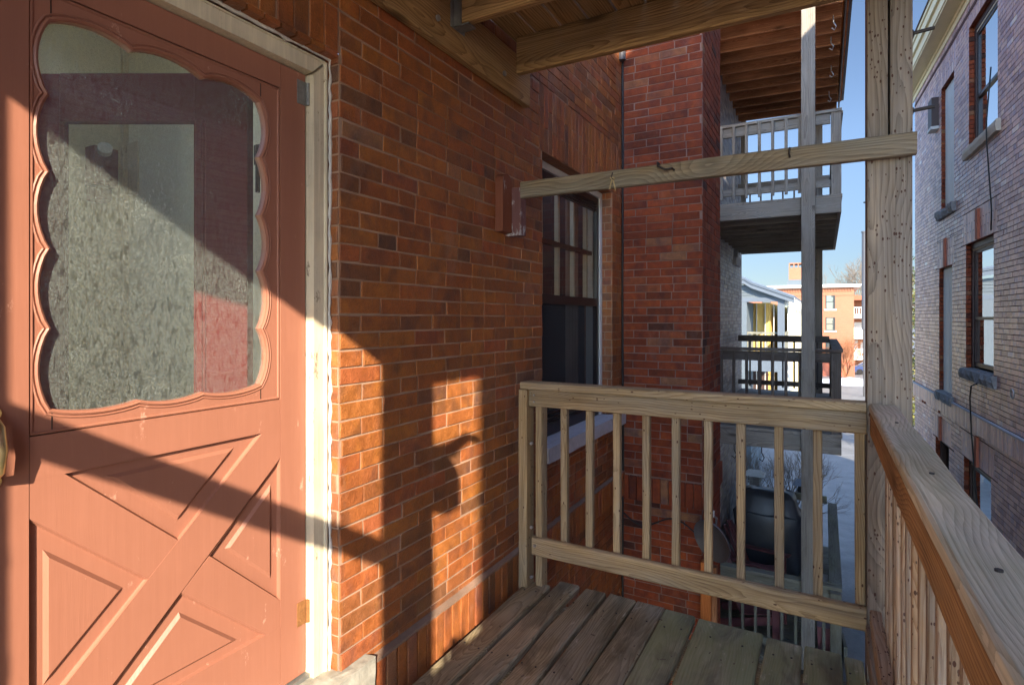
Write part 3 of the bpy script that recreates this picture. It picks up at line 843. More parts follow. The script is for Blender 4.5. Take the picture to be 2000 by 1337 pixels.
mb = MB(); mb.box((-3.05,1.515,-1.4),(-3.025,1.54,1.35)); mb.box((-3.04,1.40,0.62),(-3.028,1.515,1.0)) if False else None
mb.build('corner_bead', M['trim_cream'], bld)
idr = thing('inner_door', 'dark red glazed inner door standing open behind the screen door glass', 'door', (-1.79,1.33,-1.25))
dv = Vector((-0.8755,-0.4833,0)); nv = Vector((-0.4833,0.8755,0)); hp = Vector((-1.79,1.325,0))
def dpt(a, z, n): return hp+dv*a+Vector((0,0,z))+nv*n
mb = MB()
ff = lambda a, z, n: dpt(a, z, n)
mb.prism([(0,-1.2),(0.19,-1.2),(0.19,0.857),(0,0.857)], ff, 0, -0.04, 0.002)
mb.prism([(0.66,-1.2),(0.84,-1.2),(0.84,0.857),(0.66,0.857)], ff, 0, -0.04, 0.002)
mb.prism([(0.19,0.69),(0.66,0.69),(0.66,0.857),(0.19,0.857)], ff, 0, -0.039, 0.0)
mb.prism([(0.19,-1.2),(0.66,-1.2),(0.66,-0.75),(0.19,-0.75)], ff, 0, -0.039, 0.0)
for a in (0.150, 0.162, 0.185): mb.tube([dpt(a,-0.74,-0.041), dpt(a,0.69,-0.041)], 0.004, 6)
mb.build('door_leaf', M['door_inner'], idr)
mb = MB(); mb.add([dpt(0.19,-0.75,-0.02),dpt(0.66,-0.75,-0.02),dpt(0.66,0.69,-0.02),dpt(0.19,0.69,-0.02)], [(0,1,2,3)]); mb.build('pane', M['glass'], idr, fixn=False)
mb = MB(); mb.box((-1.80,1.335,0.55), (-1.76,1.355,0.62)); mb.tube([(-1.785,1.34,0.45),(-1.785,1.34,0.62)], 0.008, 8); mb.build('hinge', M['iron'], idr)
wl = thing('wall_fixture', 'small red wall fixture with a pale cap in the hallway corner', 'fixture', (-3.04,1.43,0.75))
mb = MB(); mb.box((-3.045,1.36,0.62),(-2.96,1.46,0.80)); mb.prism([(1.365,0.55),(1.455,0.55),(1.455,0.62),(1.365,0.62)], f, -3.045, -2.985, 0.01)
mb.build('body', M['door_inner'], wl)
mb = MB(); mb.tube([(-2.958,1.40,0.78),(-2.93,1.39,0.79)], 0.03, 12); mb.build('cap', M['board_white'], wl)
mb = MB(); mb.box((-3.02,1.532,0.60),(-2.93,1.5385,0.86)); tag(mb.build('switch_plate', M['trim_cream']), 'cream switch plate on the hallway wall beside the red fixture', 'switch plate')

# -------- window in wall A
win = MB()
wx = WX-0.085
win.prism([(3.06,-0.775),(3.115,-0.775),(3.115,0.945),(3.06,1.0)], f, wx-0.12, wx, 0.004)
win.prism([(4.285,-0.775),(4.34,-0.775),(4.34,1.0),(4.285,0.945)], f, wx-0.12, wx, 0.004)
win.prism([(3.115,0.945),(4.285,0.945),(4.34,1.0),(3.06,1.0)], f, wx-0.12, wx, 0.004)
wf_ = win.build('window', M['trim_white'], bld)
mb = MB(); wx2 = wx-0.01
for y0_, y1_, z0_, z1_ in ((3.116,3.155,-0.77,0.944),(4.245,4.284,-0.77,0.944),(3.155,4.245,0.90,0.943),(3.155,4.245,-0.77,-0.70),(3.155,4.245,0.09,0.15)):
    mb.box((wx2-0.035,y0_,z0_),(wx2,y1_,z1_))
for k in range(3): mb.box((wx2-0.03,3.156,-0.698+k*0.035),(wx2-0.004+k*0.002,4.244,-0.690+k*0.035))
for k in range(3): mb.box((wx2-0.03,3.156,0.88-k*0.02),(wx2-0.002,4.244,0.888-k*0.02))
mb.build('storm_frame', M['dark_frame'], wf_)
mb = MB(); mb.add([(wx2-0.015,3.155,0.12),(wx2-0.015,4.245,0.12),(wx2-0.015,4.245,0.90),(wx2-0.015,3.155,0.90)], [(0,1,2,3)])
mb.build('pane', M['glass'], wf_, fixn=False)
def screen_mat():
    m, t, p = newmat('screen'); g = G(t); out = t.nodes['Material Output']
    tr = g.n('ShaderNodeBsdfTransparent'); d = g.n('ShaderNodeBsdfDiffuse'); d.inputs[0].default_value = (0.05,0.05,0.052,1)
    mx = g.n('ShaderNodeMixShader'); mx.inputs[0].default_value = 0.68
    g.l(tr.outputs[0], mx.inputs[1]); g.l(d.outputs[0], mx.inputs[2]); g.l(mx.outputs[0], out.inputs[0]); return m
M['screen'] = screen_mat()
mb = MB(); mb.add([(wx2-0.008,3.155,-0.70),(wx2-0.008,4.245,-0.70),(wx2-0.008,4.245,0.09),(wx2-0.008,3.155,0.09)], [(0,1,2,3)])
mb.build('insect_screen', M['screen'], wf_, fixn=False)
mb = MB(); wx3 = wx-0.085
for y in (3.40,3.68,3.96,4.22): mb.box((wx3-0.03,y-0.014,0.12),(wx3,y+0.014,0.90))
mb.box((wx3-0.028,3.12,0.50),(wx3+0.006,4.28,0.525))
for y in (3.30,3.72,4.12): mb.box((wx3-0.03,y-0.012,-0.69),(wx3-0.004,y+0.012,0.12)) if False else None
mb.build('muntin', M['muntin'], wf_)
mb = MB(); mb.box((wx3-0.02,3.12,0.497),(wx3+0.02,4.28,0.528)); mb.build('sash_bar', M['frame_brown'], wf_)
mb = MB(); bx = wx3-0.03
mb.add([(bx-0.9,2.6,-1.2),(bx-0.9,4.9,-1.2),(bx-0.9,4.9,1.3),(bx-0.9,2.6,1.3)], [(0,1,2,3)])
mb.add([(bx,2.6,-1.2),(bx-0.9,2.6,-1.2),(bx-0.9,2.6,1.3),(bx,2.6,1.3)], [(0,1,2,3)])
mb.add([(bx,4.9,-1.2),(bx-0.9,4.9,-1.2),(bx-0.9,4.9,1.3),(bx,4.9,1.3)], [(0,1,2,3)])
mb.build('window_room', M['black_room'], bld, fixn=False)
cur = MB()
for y in (3.15,4.0):
    pts_ = []
    for i in range(25):
        yy = y+i*0.011; pts_.append((bx-0.06+0.014*math.sin(i*1.3), yy))
    vs_ = [(a,b,-0.78) for a,b in pts_]+[(a,b,0.93) for a,b in pts_]
    cur.add(vs_, [(i,i+1,26+i,25+i) for i in range(24)])
tag(cur.build('curtain', M['curtain'], fixn=False), 'dim grey-brown curtains hanging behind the window glass', 'curtain')
stone('window_sill', (WX-0.16,3.035,-0.865), (WX+0.055,4.52,-0.775), M['sill_stone'], wf_, 0.005, 5)

# -------- wall bracket for the cross bar, cable, pipe in the corner
br = thing('wall_bracket', 'chipped red-painted wooden bracket on the brick wall holding the cross bar', 'bracket', (WX,2.6,0.5))
mb = MB()
poly = [(2.50+0.0, 0.44), (2.60, 0.44), (2.60, 0.70)] + [(2.55+0.05*math.cos(a), 0.70+0.045*math.sin(a)) for a in (0.5,1.0,1.57,2.1,2.64)] + [(2.50,0.70)]
mb.prism(poly, f, WX+0.002, WX+0.045, 0.003)
mb.build('face_board', M['wood_bracket'], br)
mb = MB(); mb.box((WX+0.002,2.602,0.43),(WX+0.095,2.66,0.68)); mb.build('block', M['wood_bracket_worn'], br)
cb = MB()
rng = random.Random(2)
cb.tube([(WX+0.012+rng.uniform(-.003,.003), 4.566, -4.9+i*0.25) for i in range(41)], 0.009, 6)
tag(cb.build('corner_cable', M['cable'], smooth=True), 'black cable running down the inside corner of the brick walls', 'cable')
cb = MB()
cb.tube([(-1.46+i*0.02, 4.568-0.006*math.sin(i*0.3), -1.62-0.06*math.sin(i*0.22)-i*0.002) for i in range(32)], 0.006, 6)
tag(cb.build('loose_cable', M['cable'], smooth=True), 'thin black cable sagging across the facing brick wall behind the balusters', 'cable')
cb = MB()
cb.tube([(-0.818, 4.62+0.09*i/9, -1.80+0.36*i/9+0.05*math.sin(i*0.7)) for i in range(10)], 0.006, 6)
tag(cb.build('white_cable', M['cable_white'], smooth=True), 'short pale cable looping down the side of the brick bay', 'cable')
mb = MB(); mb.box((WX+0.0,4.50,1.62),(WX+0.06,4.57,1.76)); 
mb = MB(); mb.tube([(WX+0.02,4.525,2.12),(WX+0.02,4.525,2.6)], 0.03, 10)
tag(mb.build('pipe_end', M['pole_grey']), 'grey pipe end high in the corner under the upper deck', 'pipe')

# ================================================================== OUR PORCH
po = thing('wooden_porch', 'weathered timber porch with railing, deck boards, posts and upper deck in the foreground', 'porch', (0.2, 2.7, ZG))
F = 2.65
# deck boards
edges = [(-1.392,-1.262),(-1.253,-1.125),(-1.112,-0.985),(-0.968,-0.832),(-0.822,-0.682),(-0.675,-0.532),(-0.512,-0.236),(-0.223,-0.083),(-0.074,0.064),(0.077,0.142)]
ends = [2.70,2.775,2.765,2.77,2.765,2.755,2.745,2.725,2.738,2.73]
skew = [0.0,0.006,0.012,0.006,0.004,0.0,-0.004,0.0,0.0,0.0]
for i, ((a, b), e, sk) in enumerate(zip(edges, ends, skew)):
    mt = M['wood_deck_moss'] if i >= 5 else M['wood_deck']
    c = (a+b)/2
    if i in (1, 2): 
        bar('deck_board', (c-sk, -0.8, ZD-0.019), (c+sk, e, ZD-0.019), b-a-0.012, 0.036, mt, po, seg=26, wob=0.016, ch=0.006)
    else:
        bar('deck_board', (c-sk, -0.8, ZD-0.019+random.uniform(-.003,.003)), (c+sk, e, ZD-0.019), b-a, 0.036, mt, po, seg=26, wob=0.008, ch=0.006)
for y in (2.60, 2.05, 1.5, 0.9, 0.3, -0.3, -0.75):
    bar('deck_joist', (-1.40, y, ZD-0.135), (0.14, y, ZD-0.135), 0.038, 0.19, M['wood_deck'], po)
bar('deck_rim', (0.165+0.0, -0.8, ZD-0.15), (0.165, 2.64, ZD-0.15), 0.036, 0.23, M['wood_post'], po, seg=4)
# nail heads on the boards, chips and grit lying about
mb = MB(); rng = random.Random(9)
for (a, b), e in zip(edges, ends):
    for y in (2.60, 2.05, 1.5):
        for q in (0.25, 0.75):
            if b-a < 0.1 and q > 0.5: continue
            x = a+(b-a)*q+rng.uniform(-.006,.006); yy = y+rng.uniform(-.01,.01); mb.tube([(x,yy,ZD-0.002),(x,yy,ZD+0.0012)], 0.0042, 8)
mb.build('nail_head', M['iron'], po)
mb = MB()
for _ in range(90):
    x = rng.uniform(-1.38,0.1); y = rng.uniform(1.6,2.7); s_ = rng.uniform(0.002,0.006); a = rng.uniform(0,PI)
    mb.obox(Matrix.Translation((x,y,ZD+0.003)) @ Matrix.Rotation(a,4,'Z') @ Matrix.Rotation(rng.uniform(-.4,.4),4,'X'), s_*rng.uniform(1,4), s_, 0.0015)
tag(mb.build('debris', M['twig']), 'fine wood chips and grit scattered over the deck boards', None, None, 'stuff')
# main corner post: full height, the upper length made of two plies
for xx, wd in ((0.1835, 0.069), (0.262, 0.072)):
    bar('post', (xx, F+0.07, 0.64), (xx, F+0.07, 4.2), wd, 0.14, M['wood_post'], po, up=(0,1,0), seg=8, ch=0.004)
bar('post', (0.2235, F+0.072, ZG), (0.2235, F+0.072, 0.64), 0.148, 0.14, M['wood_post'], po, up=(0,1,0), seg=12, ch=0.005)
# rear post and left rail posts
bar('post', (0.225, -0.624, ZG), (0.225, -0.624, 4.2), 0.14, 0.14, M['wood_post'], po, up=(0,1,0))
bar('rail_post', (-1.385, F+0.015, -1.60), (-1.385, F+0.015, -0.378), 0.05, 0.085, M['wood_rail'], po, up=(0,1,0), seg=6)
bar('rail_post', (-1.315, F+0.055, -1.60), (-1.315, F+0.055, -0.385), 0.038, 0.07, M['wood_rail'], po, up=(0,1,0), seg=6)
mb = MB()
for z in (-0.66, -1.10, -1.36): mb.tube([(-1.347,F-0.004,z),(-1.347,F+0.012,z)], 0.008, 8)
mb.tube([(-1.33,F-0.008,-0.405),(-1.33,F+0.002,-0.405)], 0.004, 6); mb.tube([(-1.33,F-0.008,-0.44),(-1.33,F+0.002,-0.44)], 0.004, 6)
mb.tube([(-1.325,F-0.012,-1.19),(-1.325,F+0.002,-1.19)], 0.007, 8)
mb.build('screw_head', M['steel'], po)
# front railing
bar('top_rail', (-1.408, F+0.035, -0.358), (0.146, F+0.035, -0.358), 0.095, 0.036, M['wood_rail'], po, seg=10, wob=0.004, ch=0.005)
bar('apron_rail', (-1.362, F+0.019, -0.421), (0.147, F+0.019, -0.421), 0.036, 0.088, M['wood_rail'], po, seg=6, wob=0.002)
bar('bottom_rail', (-1.345, F+0.017, -1.198), (0.147, F+0.017, -1.204), 0.036, 0.094, M['wood_rail'], po, seg=10, wob=0.003, ch=0.007)
for i, x in enumerate((-1.181,-1.041,-0.898,-0.751,-0.610,-0.465,-0.325,-0.173,-0.025,0.126)):
    bar('baluster', (x+random.uniform(-.004,.004), F+0.056, -1.235), (x, F+0.056, -0.38), 0.036, 0.034, M['wood_rail'], po, up=(0,1,0), seg=5, wob=0.003, ch=0.003)
# outer (side) railing
bar('top_rail', (0.2045, -0.55, -0.358), (0.2015, F-0.002, -0.358), 0.092, 0.036, M['wood_cap'], po, seg=16, wob=0.006, ch=0.006)
bar('apron_rail', (0.181, -0.55, -0.421), (0.177, F-0.002, -0.421), 0.038, 0.088, M['wood_amber'], po, seg=10, wob=0.003)
bar('bottom_rail', (0.180, -0.55, -1.200), (0.177, F-0.002, -1.200), 0.038, 0.088, M['wood_slat'], po, seg=6, wob=0.003)
y = -0.40; k = 0
while y < 2.56:
    bar('baluster', (0.216+random.uniform(-.003,.003), y, -1.24), (0.216, y, -0.385), 0.034, 0.034, M['wood_slat'], po, up=(0,1,0), seg=3, wob=0.003, ch=0.003)
    y += 0.122+random.uniform(-.004,.004)
bar('kick_board', (0.166, 1.9, -1.36), (0.16, F-0.01, -1.26), 0.035, 0.10, M['wood_post'], po, seg=4)
mb = MB()
for y in (0.98, 1.52, 2.2): mb.tube([(0.205,y,-0.345),(0.205,y,-0.337)], 0.005, 10)
mb.build('nail_head', M['iron'], po)
# cross bar with hooks, twine
xb = bar('cross_bar', (-1.385, F-0.03, 0.664), (0.306, F-0.03, 0.660), 0.04, 0.084, M['wood_beam'], po, seg=14, wob=0.007, ch=0.005)
mb = MB()
mb.tube([(-0.66,F-0.052,0.70),(-0.665,F-0.075,0.705),(-0.66,F-0.085,0.685),(-0.63,F-0.082,0.668),(-0.60,F-0.07,0.672),(-0.595,F-0.052,0.668)], 0.0045, 8)
mb.build('hook', M['iron'], xb, smooth=True)
mb = MB(); mb.tube([(-0.125,F-0.05,0.700),(-0.125,F-0.068,0.695),(-0.126,F-0.07,0.67),(-0.125,F-0.05,0.662)], 0.004, 8); mb.build('hook', M['iron'], xb, smooth=True)
mb = MB(); mb.tube([(-0.885,F-0.052,0.69),(-0.88,F-0.07,0.685),(-0.89,F-0.058,0.67),(-0.878,F-0.06,0.655)], 0.003, 6); mb.build('hook', M['iron'], xb, smooth=True)
mb = MB()
mb.tube([(-0.885,F-0.055,0.665),(-0.89,F-0.062,0.64),(-0.897,F-0.06,0.612)], 0.003, 6)
mb.tube([(-0.883,F-0.055,0.665),(-0.876,F-0.062,0.64),(-0.868,F-0.06,0.602)], 0.003, 6)
mb.tube([(-0.895,F-0.055,0.668),(-0.875,F-0.058,0.662)], 0.005, 6)
tag(mb.build('twine_knot', M['twine']), 'bit of pale twine knotted round a hook on the cross bar', 'twine')
# upper deck
bar('ledger', (-1.458, -0.8, 1.2915), (-1.458, 2.815, 1.2915), 0.038, 0.236, M['wood_ceiling'], po, seg=4)
mb = MB()
for y in (1.95, 2.52): mb.tube([(-1.4385,y,1.27 if y<2.2 else 1.25),(-1.430,y,1.27 if y<2.2 else 1.25)], 0.013, 10)
mb.build('bolt', M['steel'], po)
for y in (F+0.02, 2.10, 1.55, 1.0, 0.45, -0.1, -0.795):
    x0_ = -1.436 if y > -0.2 else -0.82
    bar('upper_joist', (x0_, y, 1.395), (0.34, y, 1.395), 0.04, 0.19, M['wood_ceiling'], po, seg=4)
    if y < 2.3 and y > 0.4:
        hg = MB(); hg.box((-1.437,y-0.03,1.285),(-1.40,y-0.0215,1.47)); hg.box((-1.437,y+0.0215,1.285),(-1.40,y+0.03,1.47)); hg.box((-1.437,y-0.03,1.283),(-1.36,y+0.03,1.290)); hg.box((-1.4385,y-0.055,1.28),(-1.435,y+0.055,1.42))
        hg.build('joist_hanger', M['galv'], po)
bar('upper_rim', (0.355, -0.82, 1.395), (0.355, F+0.06, 1.395), 0.036, 0.19, M['wood_ceiling'], po, seg=4)
xx = -1.40
while xx < 0.36:
    bar('upper_deck_board', (xx, -0.82, 1.511), (xx, 2.75, 1.511), 0.136, 0.036, M['wood_ceiling'], po, seg=6, wob=0.004)
    xx += 0.146
bar('upper_top_rail', (0.22, -0.62, 2.58), (0.22, F+0.02, 2.58), 0.09, 0.04, M['wood_rail'], po)
# cross bar at the far (south) end, throws the bar shadow on the door
bar('cross_bar', (-0.83, -0.80, 0.575), (0.30, -0.80, 0.575), 0.04, 0.088, M['wood_rail'], po)
# lag bolts poking out of the post
mb = MB()
for z in (1.12, 0.815):
    y = F+0.07
    mb.tube([(0.296,y,z),(0.375,y,z+0.006)], 0.0075, 8); mb.tube([(0.297,y,z),(0.308,y,z)], 0.014, 6)
mb.tube([(0.14,F+0.07,0.47),(0.149,F+0.07,0.47)], 0.003, 6)
mb.build('lag_bolt', M['iron'], po)
# unseen caster added on the rear post to shadow the lit bricks
ln = thing('shadow_caster', 'unseen arm and body added on the rear porch post to cast a shadow', 'shadow caster', (0.225,-0.42,0.7))
mb = MB(); mb.tube([(0.225,-0.55,0.84),(0.225,-0.45,0.885),(0.225,-0.33,0.87),(0.225,-0.2,0.90),(0.225,-0.12,0.88)], [0.02,0.022,0.03,0.02,0.02], 8); mb.build('arm', M['iron'], ln)
mb = MB(); mb.tube([(0.225,-0.40,0.87),(0.225,-0.40,0.84),(0.225,-0.40,0.78),(0.225,-0.40,0.66),(0.225,-0.40,0.62)], [0.02,0.05,0.085,0.085,0.05], 10); mb.build('caster_body', M['iron'], ln)

rpn = thing('rail_shade_box', 'unseen box with twigs added on the side rail to shade the deck', 'planter', (0.2,0.05,-0.33))  # unseen; added to block sun from the deck boards and roughen the shadow edge
mb = MB(); mb.prism([(0.13,-0.30),(0.27,-0.30),(0.27,0.42),(0.13,0.42)], lambda a, b, d: (a, b, d), -0.335, -0.14, -0.012); mb.build('box', M['chair'], rpn)
mb = MB(); rng = random.Random(77)
for _ in range(70):
    p = Vector((rng.uniform(0.15,0.25), rng.uniform(-0.28,0.40), -0.15)); twigs_d = Vector((rng.uniform(-.4,.4), rng.uniform(-.4,.4), 1)).normalized()
    q = p+twigs_d*rng.uniform(0.03,0.14); mb.tube([p, (p+q)/2, q], [0.006,0.012,0.005], 4)
mb.build('shade_twigs', M['twig'], rpn)

# ================================================================== NEIGHBOUR'S PORCH (three tiers)
np_ = thing('wooden_porch', 'grey weathered three-storey timber porch on the next brick house', 'porch', (-0.5, 10, ZG))
PY0, PY1, PX0, PX1 = 7.86, 12.2, WX+0.02, 0.18
WG = M['wood_grey']
def pair(name, a, b, w_, h_, mt, **k): return bar(name, a, b, w_, h_, mt, np_, **k)
# tall outer posts
pair('post', (-0.172, PY0-0.07, ZG), (-0.172, PY0-0.07, -0.62), 0.15, 0.14, WG, up=(0,1,0), seg=6)
pair('post', (-0.172, PY0-0.075, -0.62), (-0.172, PY0-0.075, 1.35), 0.148, 0.13, WG, up=(0,1,0), seg=6)
pair('post', (-0.172, PY0-0.07, 1.35), (-0.172, PY0-0.07, 3.80), 0.15, 0.14, WG, up=(0,1,0), seg=6)
pair('post', (-0.10, PY1-0.1, ZG), (-0.10, PY1-0.1, 3.85), 0.14, 0.14, WG, up=(0,1,0), seg=4)
def rail_set(z, zt_, near=True, far=True, wt=None):
    wt = wt or WG
    zr = zt_
    pair('corner_post', (PX1-0.055, PY0+0.06, z-0.1), (PX1-0.055, PY0+0.06, zr-0.02), 0.11, 0.11, wt, up=(0,1,0), seg=3)
    pair('corner_post', (PX1-0.055, PY1-0.5, z-0.1), (PX1-0.055, PY1-0.5, zr-0.02), 0.09, 0.09, wt, up=(0,1,0), seg=3)
    pair('top_rail', (PX0, PY0+0.05, zr), (PX1+0.005, PY0+0.05, zr), 0.12, 0.038, wt, seg=6, wob=0.005)
    pair('apron_rail', (PX0, PY0+0.03, zr-0.085), (PX1-0.115, PY0+0.03, zr-0.085), 0.036, 0.12, wt, seg=3)
    pair('bottom_rail', (PX0, PY0+0.03, z+0.14), (PX1-0.115, PY0+0.03, z+0.14), 0.036, 0.088, wt, seg=3)
    x = -1.34
    while x < PX1-0.14:
        pair('baluster', (x+random.uniform(-.004,.004), PY0-0.006, z+0.05), (x, PY0-0.006, zr-0.022), 0.036, 0.034, wt, up=(0,1,0), seg=2, wob=0.003); x += 0.1535
    pair('top_rail', (PX1-0.04, PY0+0.112, zr+0.002), (PX1-0.04, PY1-0.45, zr+0.002), 0.12, 0.038, wt, seg=6, wob=0.004)
    pair('bottom_rail', (PX1-0.05, PY0+0.12, z+0.14), (PX1-0.05, PY1-0.55, z+0.14), 0.036, 0.088, wt, seg=3)
    y = PY0+0.25
    while y < PY1-0.6:
        pair('baluster', (PX1-0.02, y, z+0.05), (PX1-0.02, y, zr-0.02), 0.034, 0.034, wt, up=(0,1,0)); y += 0.17
    pair('top_rail', (PX0, PY1-0.5, zr+0.01), (PX1-0.1, PY1-0.5, zr+0.01), 0.036, 0.12, wt, seg=3)
    pair('bottom_rail', (PX0, PY1-0.5, z+0.18), (PX1-0.1, PY1-0.5, z+0.18), 0.036, 0.09, wt, seg=3)
    x = -1.25
    while x < PX1-0.15:
        pair('baluster', (x, PY1-0.47, z+0.1), (x, PY1-0.47, zr-0.04), 0.03, 0.03, wt, up=(0,1,0)); x += 0.19
rail_set(1.49, 2.50)
rail_set(-1.41, -0.405, wt=M['wood_dark'])
# decks: boards parallel to x, grouped into rims, beams and planks
def deck(z, beam=0.19, mt=WG, boards=15):
    y = PY0+0.02; n = boards; st = (PY1-PY0)/n
    for i in range(n):
        pair('deck_board', (PX0, PY0+st*(i+0.5)-0.02, z-0.02+random.uniform(-.004,.004)), (PX1+0.01, PY0+st*(i+0.5)-0.02, z-0.02), st-0.012, 0.036, mt, seg=1)
    pair('rim_beam', (PX0, PY0, z-0.04-beam/2), (PX1, PY0, z-0.04-beam/2), 0.04, beam, mt, seg=5, wob=0.004)
    pair('rim_beam', (PX0, PY1-0.04, z-0.04-beam/2), (PX1, PY1-0.04, z-0.04-beam/2), 0.04, beam, mt)
    pair('rim_beam', (PX1-0.02, PY0+0.022, z-0.04-beam/2), (PX1-0.02, PY1-0.062, z-0.04-beam/2), 0.04, beam, mt)
deck(1.49, 0.185); deck(-1.41, 0.2); deck(-4.30, 0.2, M['wood_grey_moss'])
for zz in (1.33, -1.58):
    for k in range(9): pair('joist', (PX0, PY0+0.45+k*0.43, zz), (PX1-0.04, PY0+0.45+k*0.43, zz), 0.038, 0.15, WG)
# top roof with open rafters
for k in range(11):
    pair('rafter', (PX0-0.05, PY0+0.06+k*0.40, 3.86+0.13-k*0.002), (PX1+0.02, PY0+0.06+k*0.40, 3.80+0.13), 0.038, 0.23, M['wood_brown'], seg=1)
mb = MB(); mb.box((PX0,PY0-0.1,4.075),(PX1+0.10,PY1+0.15,4.10)); mb.build('roof_deck', M['wood_orange'], np_)
mb = MB(); mb.box((PX0,PY0-0.12,4.105),(PX1+0.14,PY1+0.2,4.15)); mb.build('roof', M['pole_grey'], np_)
pair('fascia', (PX0, PY0-0.02, 3.93), (PX1+0.03, PY0-0.02, 3.93), 0.03, 0.14, M['wood_grey_moss'], seg=4)
pair('fascia', (PX1+0.055, PY0-0.04, 3.98), (PX1+0.055, PY1+0.1, 3.98), 0.02, 0.24, M['frame_brown'])
pair('post', (PX0+0.05, PY1-0.1, 2.0), (PX0+0.05, PY1-0.1, 3.9), 0.09, 0.09, WG, up=(0,1,0))
# hooks under the rafters
for x, y in ((0.10,8.2),(0.08,8.8),(0.09,9.8),(0.07,10.9)):
    mb = MB(); mb.tube([(x,y,3.80),(x,y,3.72),(x+0.03,y,3.66),(x+0.01,y,3.62),(x-0.02,y,3.65)], 0.008, 6); mb.build('hook', M['steel'], np_)
for x, y in ((-0.70,7.86),(-1.03,7.86)):
    mb = MB(); mb.tube([(x,y,-1.65),(x,y,-1.72),(x+0.03,y,-1.78),(x+0.01,y,-1.83),(x-0.03,y,-1.80)], 0.007, 6); mb.build('hook', M['iron'], np_)
# ground-floor railing (mossy)
wt = M['wood_grey_moss']
zr = -3.27
pair('top_rail', (PX0, PY0+0.05, zr), (PX1+0.005, PY0+0.05, zr), 0.13, 0.038, wt, seg=6, wob=0.005)
pair('apron_rail', (PX0, PY0+0.03, zr-0.085), (PX1-0.02, PY0+0.03, zr-0.085), 0.036, 0.12, wt)
pair('bottom_rail', (PX0, PY0+0.03, -4.12), (PX1-0.02, PY0+0.03, -4.12), 0.036, 0.09, wt)
x = -1.40
while x < PX1-0.02:
    pair('baluster', (x, PY0+0.075, -4.2), (x, PY0+0.075, zr-0.02), 0.036, 0.034, wt, up=(0,1,0)); x += 0.155
pair('corner_post', (PX1-0.06, PY0-0.05, ZG), (PX1-0.06, PY0-0.05, zr-0.02), 0.12, 0.10, wt, up=(0,1,0))
pair('top_rail', (PX1-0.06, PY0+0.12, zr+0.003), (PX1-0.06, 11.4, zr+0.003), 0.14, 0.038, wt, seg=6, wob=0.006)
y = PY0+0.3
while y < 11.2:
    pair('baluster', (PX1-0.05, y, -4.25), (PX1-0.05, y, zr-0.02), 0.036, 0.034, wt, up=(0,1,0)); y += 0.19
pair('top_rail', (PX0, 11.4, zr+0.06), (PX1-0.14, 11.4, zr+0.06), 0.05, 0.13, wt)
x = -1.3
while x < PX1-0.1:
    pair('baluster', (x, 11.4, -4.25), (x, 11.4, zr), 0.034, 0.034, wt, up=(0,1,0)); x += 0.2
pair('stair_stringer', (PX1+0.06, 8.4, -4.35), (PX1+0.06, 9.9, -4.9), 0.04, 0.25, wt)

# neighbour's grey brick wall
nb = thing('brick_building', 'pale grey brick side of the next house behind the tiered porch', 'building', (WX-0.5, 9, ZG))
brick_wall('brick_wall', BG, (WX,5.46,0), (0,1,0), (1,0,0), 0.0, 6.94, ZG-0.1, 5.2, holes=[(5.75,6.35,1.12,2.1)], soldiers=[], parent=nb, seed=31, ch=0, jit=0.0015)
mb = MB(); mb.box((WX-4,5.5,ZG),(WX-0.25,12.38,5.2)); mb.build('wall_core', M['black_room'], nb)
mb = MB(); mb.add([(WX,12.4,ZG),(WX-4,12.4,ZG),(WX-4,12.4,5.2),(WX,12.4,5.2)], [(0,1,2,3)]); mb.build('end_wall', M['brick_grey'], nb, fixn=False)
mb = MB(); mb.box((WX-0.2,11.21,1.12),(WX-0.12,11.26,2.1)); mb.box((WX-0.2,11.76,1.12),(WX-0.12,11.81,2.1)); mb.box((WX-0.2,11.26,1.60),(WX-0.13,11.76,1.64)); wfr = mb.build('window', M['dark_frame'], nb)
mb = MB(); mb.add([(WX-0.16,11.21,1.12),(WX-0.16,11.81,1.12),(WX-0.16,11.81,2.1),(WX-0.16,11.21,2.1)], [(0,1,2,3)]); mb.build('pane', M['glass_mirror'], wfr, fixn=False)
stone('sill', (WX-0.1,11.15,0.98), (WX+0.06,11.86,1.12), M['sill_stone'], wfr, 0.004, 8, 6)

